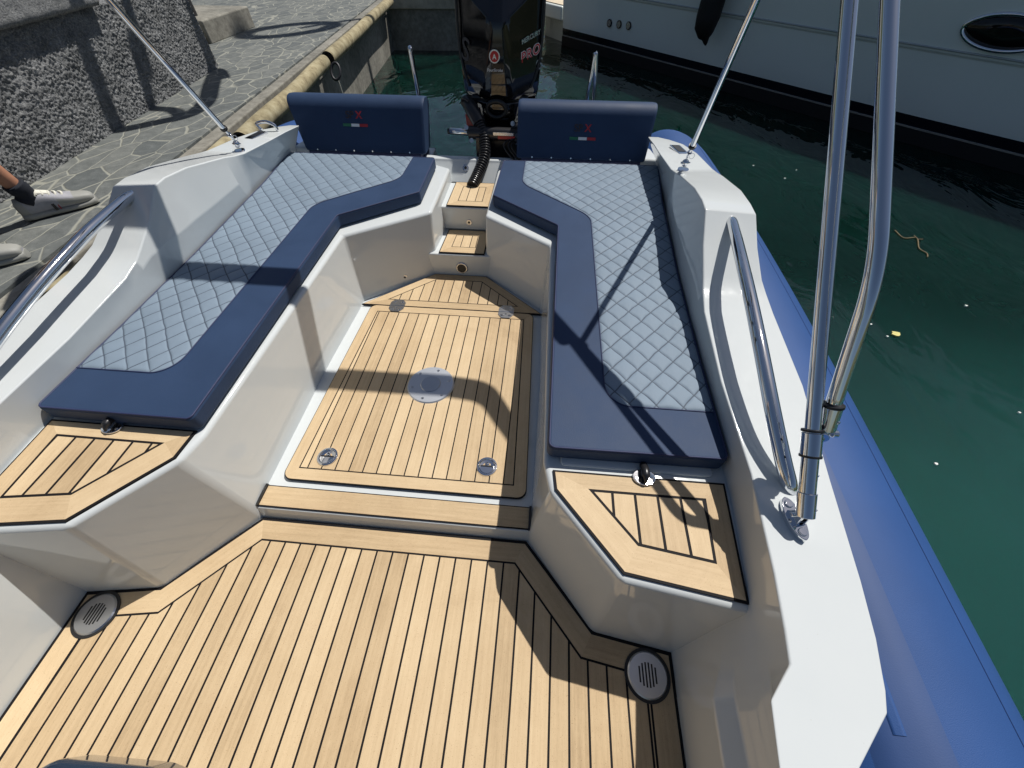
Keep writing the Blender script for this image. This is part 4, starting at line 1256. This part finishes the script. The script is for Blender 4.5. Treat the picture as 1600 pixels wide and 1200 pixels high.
# ================================================================== BIMINI FRAME
def bimini():
    base = Vector((X0 + 1.150, .385, 0)); base.z = zc(.385, 1.15)
    root = empty('canopy_frame', base, 'folded canopy frame of polished steel tubes arching over the boat', 'canopy frame')
    topz = 2.27
    J = Vector((.600, 1.58, 1.715))                   # strut joint on the main bow
    B = base + Vector((0, 0, .055))
    d = (J - B)
    T = B + d * ((topz - B.z) / d.z)                  # corner of the bow
    def m(p): return Vector((2 * X0 - p.x, p.y, p.z))
    # main bow
    r = .0155; R_ = .16
    up = d.normalized()
    corner = [T - up * R_, T - up * R_ * .55 + Vector((-.012, 0, 0)), T - up * R_ * .2 + Vector((-.055, 0, 0)), T + Vector((-R_, 0, 0))]
    rpath = [B + up * .03, J] + catmull(corner, 4)
    pts = rpath + [m(p) for p in rpath[::-1]]
    bm = bmesh.new(); sweep(bm, pts, r, 20)
    finish(bm, 'main_bow', M['chrome'], root)
    # second bow hinged on the first, cranked to lie beside it
    H = B.lerp(J, 0.16) + Vector((.036, -.012, .012))
    qa, qk, qb = EYE + ray(1290, 668) * (.686 / ray(1290, 668).x), at(1371, 425, 1.05), at(1390, 0, 1.385)
    e0, e1 = (qa - qk).normalized() * .085, (qb - qk).normalized() * .085
    bend = [(qk + e0) * (1 - t) ** 2 + qk * 2 * t * (1 - t) + (qk + e1) * t * t for t in [k / 10 for k in range(11)]]
    q = [qa, qa.lerp(qk + e0, .3), qa.lerp(qk + e0, .6)] + bend + [qb]
    dirn = (q[-1] - q[-2]).normalized()
    T2 = q[-1] + dirn * ((topz - .02 - q[-1].z) / dirn.z); T2.x = min(T2.x, .64)
    c2 = [T2 - dirn * R_, T2 - dirn * R_ * .55 + Vector((-.012, 0, 0)), T2 - dirn * R_ * .2 + Vector((-.055, 0, 0)), T2 + Vector((-R_, 0, 0))]
    rp2 = q + catmull(c2, 4)
    bm = bmesh.new(); sweep(bm, rp2 + [m(p) for p in rp2[::-1]], r, 20)
    finish(bm, 'second_bow', M['chrome'], root)
    # folded canopy rolled round the bows
    bm = bmesh.new(); cr = []
    a0 = J + d * .12; Lf = [a0, J + d * .3] + catmull(corner, 5)
    path = [p + Vector((.01, -.05, .03)) for p in Lf]
    path = path + [m(p) for p in path[::-1]]
    rad = [.028, .04] + [.044] * (len(path) - 4) + [.04, .028]
    sweep(bm, path, rad, 16)
    finish(bm, 'rolled_canopy', M['canvas'], root)
    for s in (1, -1):
        f = (lambda p: p) if s > 0 else m
        ax = (f(J) - f(B)).normalized()
        # deck bracket
        bm = bmesh.new(); c = f(base)
        ux = Vector((.12 * s, -1, 0)).normalized(); uy = Vector((-ux.y, ux.x, 0))
        pts = [c + ux * (.052 * math.cos(t)) * (1 if abs(math.cos(t)) < .99 else 1.02) + uy * (.021 * math.sin(t)) for t in [2 * math.pi * k / 28 for k in range(28)]]
        prism(bm, [(p.x, p.y) for p in pts], c.z - .012, c.z + .014)
        for e in (-.034, .034): disc(bm, c + ux * e + Vector((0, 0, .0141)), (0, 0, 1), .010, .004, 14)
        for e in (-.009, .009):
            v = [bm.verts.new(c + ux * a + uy * (e + w) + Vector((0, 0, h))) for w in (-.003, .003) for a, h in ((-.02, .012), (.02, .012), (.014, .05), (-.006, .05))]
            for fq in ((0, 1, 2, 3), (7, 6, 5, 4), (0, 4, 5, 1), (1, 5, 6, 2), (2, 6, 7, 3), (3, 7, 4, 0)): bm.faces.new([v[i] for i in fq])
        sweep(bm, [c + uy * -.024 + Vector((0, 0, .036)), c + uy * .024 + Vector((0, 0, .036))], .006, 10)
        finish(bm, 'deck_bracket', M['chrome'], root, bevel=.003)
        # tube end sleeve, jaw slide
        bm = bmesh.new()
        sweep(bm, [f(B) + ax * -.012, f(B) + ax * .045], .0195, 20)
        disc(bm, f(B) + ax * .02 + Vector((.012, -.017, 0)), (.5, -.8, .2), .005, .004, 10)
        sweep(bm, [f(B) + ax * .045, f(B) + ax * .128], .017, 20)
        disc(bm, f(B) + ax * .098 + Vector((.012, -.014, 0)), (.5, -.8, .2), .004, .003, 10)
        finish(bm, 'end_sleeve', M['chrome'], root, bevel=.002)
        bm = bmesh.new()
        sweep(bm, [f(B) + ax * .128, f(B) + ax * .185], .0205, 20)
        finish(bm, 'jaw_slide', M['chrome'], root, bevel=.002)
        bm = bmesh.new()
        for t in (.128, .187): sweep(bm, [f(B) + ax * t, f(B) + ax * (t + .005)], .0222, 20)
        finish(bm, 'slide_gasket', M['black_rubber'], root, smooth=False)
        h0 = f(q[0]); hd = (f(q[2]) - h0).normalized()
        bm = bmesh.new(); sweep(bm, [h0 - hd * .004, h0 + hd * .055], .0200, 20)
        sweep(bm, [h0 - hd * .03, h0], .011, 14)
        sweep(bm, [h0 - hd * .012, f(B) + ax * .155], .0115, 14)
        disc(bm, h0 - hd * .012 + Vector((-.012 * s, -.016, .004)), (-.3 * s, -1, .3), .012, .006, 14); disc(bm, h0 - hd * .012 + Vector((.02 * s, .0, -.004)), (s, 0, 0), .009, .012, 12)
        disc(bm, h0 + hd * .03 + Vector((.012, -.017, 0)), (.5, -.8, .2), .0045, .003, 10)
        finish(bm, 'hinge_sleeve', M['chrome'], root, bevel=.002)
        bm = bmesh.new(); sweep(bm, [h0 + hd * .055, h0 + hd * .061], .0222, 20)
        finish(bm, 'sleeve_gasket', M['black_rubber'], root, smooth=False)
        # aft strut to the stern quarter
        Sb = Vector((X0 + s * 1.165, 2.075, 0)); Sb.z = zc(2.075, 1.165)
        if s < 0: Sb = Vector((-1.652, 2.13, zc(2.13, 1.152)))
        S0 = Sb + Vector((0, 0, .045)); sd = (f(J) - S0).normalized()
        bm = bmesh.new(); sweep(bm, [S0 + sd * .085, f(J)], .0125, 18); sweep(bm, [S0, S0 + sd * .09], .0065, 12)
        finish(bm, 'aft_strut', M['chrome'], root)
        bm = bmesh.new(); sweep(bm, [S0 + sd * .078, S0 + sd * .088], .017, 16)
        finish(bm, 'strut_gasket', M['black_rubber'], root, smooth=False)
        bm = bmesh.new()
        disc(bm, Sb + Vector((0, 0, -.006)), (0, 0, 1), .026, .012, 24); ball(bm, S0 + Vector((0, 0, -.012)), .017, u=14, v=8)
        sweep(bm, [S0 + Vector((-.022, 0, -.012)), S0 + Vector((.022, 0, -.012))], .005, 10)
        sweep(bm, [S0 + sd * .025 + Vector((.018 + .012 * math.cos(t), 0, .012 * math.sin(t))) for t in [2 * math.pi * k / 16 for k in range(16)]], .0015, 6, closed=True)
        sweep(bm, [S0 + sd * .04, S0 + sd * .05], .011, 12)
        finish(bm, 'strut_foot', M['chrome'], root)
        bm = bmesh.new(); sweep(bm, [f(J) + ax * -.03, f(J) + ax * .03], .022, 16)
        finish(bm, 'strut_joint', M['black_plastic'], root, bevel=.003)
bimini()

# ================================================================== HELM SEAT (its edge shows at the bottom of the picture)
def helm():
    root = empty('helm_seat', (-.72, -.45, .0), 'glossy dark navy helm seat edge at the bottom of the picture', 'seat')
    bm = bmesh.new(); prism(bm, fillet([(-.90, -.65), (-.46, -.65), (-.46, -.200), (-.66, -.166), (-.87, -.171)], .05), .42, .515)
    finish(bm, 'seat_pad', M['navy_gloss'], root, bevel=.02, seg=5)
    bm = bmesh.new(); prism(bm, fillet([(-.84, -.62), (-.56, -.62), (-.56, -.36), (-.84, -.36)], .03), .004, .42)
    finish(bm, 'pedestal', M['gelcoat'], root, bevel=.01)
helm()

# ================================================================== PERSON ON THE QUAY
def skinned(name, verts, edges, radii, mat, parent, root=0, sub=2):
    me = bpy.data.meshes.new(name); org = origin(parent)
    me.from_pydata([Vector(v) - org for v in verts], edges, [])
    me.materials.append(mat)
    o = bpy.data.objects.new(name, me); link(o, parent); ORG[o.name] = org
    sk = o.modifiers.new('skin', 'SKIN'); sk.use_smooth_shade = True; sk.branch_smoothing = .4
    if not me.skin_vertices: me.attributes.new('', 'FLOAT', 'POINT') if False else None
    if not me.skin_vertices:
        bm = bmesh.new(); bm.from_mesh(me); bm.verts.layers.skin.verify(); bm.to_mesh(me); bm.free()
    for i, rr in enumerate(radii):
        sv = me.skin_vertices[0].data[i]; sv.radius = rr if isinstance(rr, tuple) else (rr, rr); sv.use_root = (i == root)
    s = o.modifiers.new('sub', 'SUBSURF'); s.levels = sub; s.render_levels = sub
    return o

def person():
    h1, t1 = at(38, 347, .5), at(152, 316, .5)
    d = (t1 - h1); d.z = 0; d.normalize(); w = Vector((-d.y, d.x, 0))     # w points to the person's left
    t2 = at(44, 402, .5); d2 = (d * .97 - w * .2).normalized(); h2 = t2 - d2 * .29
    h1 = t1 - d * .29
    root = empty('person', (h1 + h2) / 2, 'person in grey trainers and dark ankle socks standing on the quay', 'person')
    root.location.z = .5; ORG[root.name] = Vector(root.location)
    a1 = h1 + d * .075 + Vector((0, 0, .085)); a2 = h2 + d2 * .075 + Vector((0, 0, .085))
    mid = (a1 + a2) / 2; mid.z = .5
    back = -d * .03
    def Z(p, z, off=Vector((0, 0, 0))): return Vector((p.x, p.y, .5 + z)) + off
    L1, L2 = (a1, a2)
    hip1 = Z(mid, .90, w * .09 * (1 if (a1 - a2).dot(w) > 0 else -1) + back); hip2 = Z(mid, .90, w * -.09 * (1 if (a1 - a2).dot(w) > 0 else -1) + back)
    k1 = L1.lerp(hip1, .5) + d * .03; k2 = L2.lerp(hip2, .5) + d * .03
    sgn = 1 if (a1 - a2).dot(w) > 0 else -1
    pel = Z(mid, .97, back)
    V = [pel, hip1, k1, k1.lerp(L1, .3) - d * .015, k1.lerp(L1, .75), L1, L1 + d * .05 + Vector((0, 0, -.03)), hip2, k2, k2.lerp(L2, .3) - d2 * .015, k2.lerp(L2, .75), L2, L2 + d2 * .05 + Vector((0, 0, -.03)),
         Z(mid, 1.12, back), Z(mid, 1.32, back), Z(mid, 1.43, back), Z(mid, 1.52, back), Z(mid, 1.60, back + d * .015), Z(mid, 1.70, back + d * .02), Z(mid, 1.76, back)]
    E_ = [(0, 1), (1, 2), (2, 3), (3, 4), (4, 5), (5, 6), (0, 7), (7, 8), (8, 9), (9, 10), (10, 11), (11, 12), (0, 13), (13, 14), (14, 15), (15, 16), (16, 17), (17, 18), (18, 19)]
    rad = [.125, .085, .055, .056, .036, .033, .028, .085, .055, .056, .036, .033, .028, (.14, .10), (.155, .105), (.10, .075), .052, .068, .082, .055]
    for s_ in (1, -1):
        i0 = len(V)
        sh = Z(mid, 1.41, w * .19 * s_ + back); el = sh + w * .05 * s_ + Vector((0, 0, -.30)) - d * .02; wr = el + Vector((0, 0, -.25)) + d * .07
        V += [sh, el, wr, wr + Vector((0, 0, -.05)) + d * .012, wr + Vector((0, 0, -.09)) + d * .02]
        E_ += [(15, i0), (i0, i0 + 1), (i0 + 1, i0 + 2), (i0 + 2, i0 + 3), (i0 + 3, i0 + 4)]
        rad += [.052, .04, .027, (.016, .036), (.014, .038)]
        hp = V[i0 + 4]
        for f_ in range(4):
            j = len(V); off = d * (.028 - .019 * f_); ln = (.036, .042, .04, .03)[f_]
            V += [hp + off + Vector((0, 0, -.02)), hp + off + Vector((0, 0, -.02 - ln)) - w * .008 * s_, hp + off + Vector((0, 0, -.02 - 1.8 * ln)) - w * .024 * s_]
            E_ += [(i0 + 4, j), (j, j + 1), (j + 1, j + 2)]; rad += [.0095, .0085, .0075]
        j = len(V); V += [V[i0 + 3] + d * .04 - w * .01 * s_, V[i0 + 3] + d * .05 - w * .015 * s_ + Vector((0, 0, -.04))]
        E_ += [(i0 + 3, j), (j, j + 1)]; rad += [.011, .009]
    # nose, chin, ears
    j = len(V); V += [Z(mid, 1.655, back + d * .105), Z(mid, 1.59, back + d * .075)]
    E_ += [(18, j), (17, j + 1)]; rad += [.014, .028]
    for s_ in (1, -1):
        V.append(Z(mid, 1.66, back + w * .085 * s_)); E_.append((18, len(V) - 1)); rad.append(.014)
    body = skinned('body', V, E_, rad, M['skin'], root)
    # eyes and mouth
    for s_ in (1, -1):
        bm = bmesh.new(); ball(bm, Z(mid, 1.675, back + d * .098 + w * .03 * s_), .011, u=10, v=6)
        finish(bm, 'eye', M['white_paint'], body)
    bm = bmesh.new(); c = Z(mid, 1.61, back + d * .098); sweep(bm, [c - w * .022, c, c + w * .022], [.003, .006, .003], 8)
    finish(bm, 'mouth', M['red_flag'], body)
    # clothing
    sv = [pel + Vector((0, 0, .04)), pel, hip1, hip1.lerp(k1, .5), hip1.lerp(k1, .85), hip2, hip2.lerp(k2, .5), hip2.lerp(k2, .85)]
    skinned('shorts', sv, [(0, 1), (1, 2), (2, 3), (3, 4), (1, 5), (5, 6), (6, 7)], [(.15, .12), (.15, .125), .105, .095, .09, .105, .095, .09], M['cloth_shorts'], root)
    tv = [Z(mid, .98, back), Z(mid, 1.15, back), Z(mid, 1.33, back), Z(mid, 1.43, back), Z(mid, 1.49, back)]
    te = [(0, 1), (1, 2), (2, 3), (3, 4)]; tr = [(.165, .13), (.16, .12), (.175, .122), (.12, .09), (.062, .062)]
    for s_ in (1, -1):
        j = len(tv); tv += [Z(mid, 1.41, w * .19 * s_ + back), Z(mid, 1.41, w * .19 * s_ + back) + w * .035 * s_ + Vector((0, 0, -.2))]; te += [(3, j), (j, j + 1)]; tr += [.068, .064]
    skinned('shirt', tv, te, tr, M['cloth_shirt'], root)
    bm = bmesh.new(); ball(bm, Z(mid, 1.715, back - d * .012), .098, sc=(1, 1, .85)); 
    bmesh.ops.delete(bm, geom=[v_ for v_ in bm.verts if (v_.co - Z(mid, 1.69, back)).dot(d) > .04 and v_.co.z < .5 + 1.735], context='VERTS')
    finish(bm, 'hair', M['hair'], root)
    # shoes and socks
    for hh, tt, dd, aa in ((h1, t1, d, a1), (h2, t2, d2, a2)):
        ww = Vector((-dd.y, dd.x, 0)); hh = Vector((hh.x, hh.y, .502))
        def sec(x, hw, z0, z1, n=16):
            r = []
            for k in range(n):
                t = 2 * math.pi * k / n; cx, sx = math.cos(t), math.sin(t)
                r.append(hh + dd * x + ww * hw * math.copysign(abs(cx) ** .7, cx) + Vector((0, 0, (z0 + z1) / 2 + (z1 - z0) / 2 * math.copysign(abs(sx) ** .75, sx))))
            return r
        bm = bmesh.new()
        loft(bm, [sec(x, w_, 0, z) for x, w_, z in ((-.006, .018, .026), (.004, .032, .036), (.03, .039, .036), (.10, .039, .033), (.17, .047, .030), (.225, .050, .030), (.265, .044, .030), (.287, .039, .034), (.297, .030, .034), (.302, .019, .032))], closed=True, cap=True)
        sh = finish(bm, 'shoe', M['shoe_sole'], root, smooth=True)
        bm = bmesh.new()
        us = ((-.002, .018, .075), (.01, .033, .100), (.035, .036, .100), (.06, .037, .102), (.085, .037, .108), (.12, .039, .104), (.16, .044, .090), (.20, .047, .077), (.225, .0475, .071), (.25, .044, .066), (.27, .040, .062), (.286, .034, .056), (.295, .026, .049), (.299, .015, .042))
        loft(bm, [sec(x, w_, .018, z) for x, w_, z in us], closed=True, cap=True, mi=lambda i, k: 1 if i >= 8 or i < 2 or (k % 8 in (0, 7) and i > 5) else 0)
        up = finish(bm, 'upper', [M['shoe_grey'], M['shoe_sole']], sh)
        bm = bmesh.new(); rows = []
        for x, z, q in ((.062, .142, .018), (.075, .136, .024), (.10, .116, .023), (.15, .099, .018)):
            c = hh + dd * x + Vector((0, 0, z)); rows.append([c - ww * q, c + Vector((0, 0, .006)), c + ww * q, c + ww * q - Vector((0, 0, .012)), c - ww * q - Vector((0, 0, .012))])
        loft(bm, rows, closed=True, cap=True)
        finish(bm, 'tongue', M['lace'], sh)
        bm = bmesh.new()
        for k in range(5):
            x = .105 + .021 * k; z = .108 - .0072 * k
            c = hh + dd * x + Vector((0, 0, z)); sweep(bm, catmull([c - ww * .024 + Vector((0, 0, -.008)), c - ww * .01 + dd * .006 + Vector((0, 0, .005)), c + ww * .01 - dd * .003 + Vector((0, 0, .005)), c + ww * .026 + Vector((0, 0, -.007))], 4), .0052, 6)
        for sg in (-1, 1):
            c = hh + dd * .11 + Vector((0, 0, .1)); sweep(bm, catmull([c, c + ww * .018 * sg + Vector((0, 0, .014)), c + ww * .03 * sg - dd * .01, c + ww * .012 * sg], 5), .003, 6)
        finish(bm, 'laces', M['lace'], sh)
        for sg in (-1, 1):
            for x, mm, wd in ((.128, 'yacht_navy', .012), (.148, 'red_flag', .005)):
                bm = bmesh.new()
                pts = [hh + dd * (x + e) + ww * sg * q + Vector((0, 0, z)) for e, (q, z) in ((0, (.0405, .026)), (wd, (.0425, .026)), (wd, (.0365, .068)), (0, (.0345, .069)))]
                f = face(bm, pts); rg = bmesh.ops.extrude_face_region(bm, geom=[f]); bmesh.ops.translate(bm, verts=[v_ for v_ in rg['geom'] if isinstance(v_, bmesh.types.BMVert)], vec=ww * sg * .003)
                finish(bm, 'side_stripe', M[mm], sh, smooth=False)
        bm = bmesh.new()
        sweep(bm, catmull([hh + dd * .055 + Vector((0, 0, .075)), aa + Vector((0, 0, .02)), aa.lerp(k1 if aa is a1 else k2, .2) + Vector((0, 0, 0))], 6), [.041] * 4 + [.040] * 5 + [.044] * 4, 18)
        finish(bm, 'sock', M['sock'], root)
person()

# ================================================================== LIGHT, SKY, CAMERA
w = bpy.data.worlds.new('World'); scene.world = w; w.use_nodes = True
nt = w.node_tree; bg = nt.nodes['Background']
sky = nt.nodes.new('ShaderNodeTexSky'); sky.sky_type = 'NISHITA'; sky.sun_disc = False
el = math.atan2(SUN.z, math.hypot(SUN.x, SUN.y))
sky.sun_elevation = el; sky.sun_rotation = math.atan2(SUN.x, SUN.y)
nt.links.new(sky.outputs[0], bg.inputs[0]); bg.inputs[1].default_value = .054
ld = bpy.data.lights.new('sun', 'SUN'); ld.energy = 4.35; ld.angle = R(.53); ld.color = (1, .965, .91)
lo = bpy.data.objects.new('sun', ld); COL.objects.link(lo)
lo.rotation_euler = SUN.to_track_quat('Z', 'Y').to_euler(); lo.location = SUN * 10

cd = bpy.data.cameras.new('camera'); cam = bpy.data.objects.new('camera', cd); COL.objects.link(cam)
cd.sensor_fit = 'HORIZONTAL'; cd.sensor_width = 36; cd.lens = 36 * FPX / 1600
cd.clip_start = .02; cd.clip_end = 400
cam.location = EYE
cam.rotation_euler = (math.pi / 2 - TH, 0, YAW)
scene.camera = cam
scene.render.resolution_x, scene.render.resolution_y = 1024, 768
scene.view_settings.view_transform = 'Standard'; scene.view_settings.look = 'None'
scene.view_settings.exposure = 0; scene.view_settings.gamma = 1
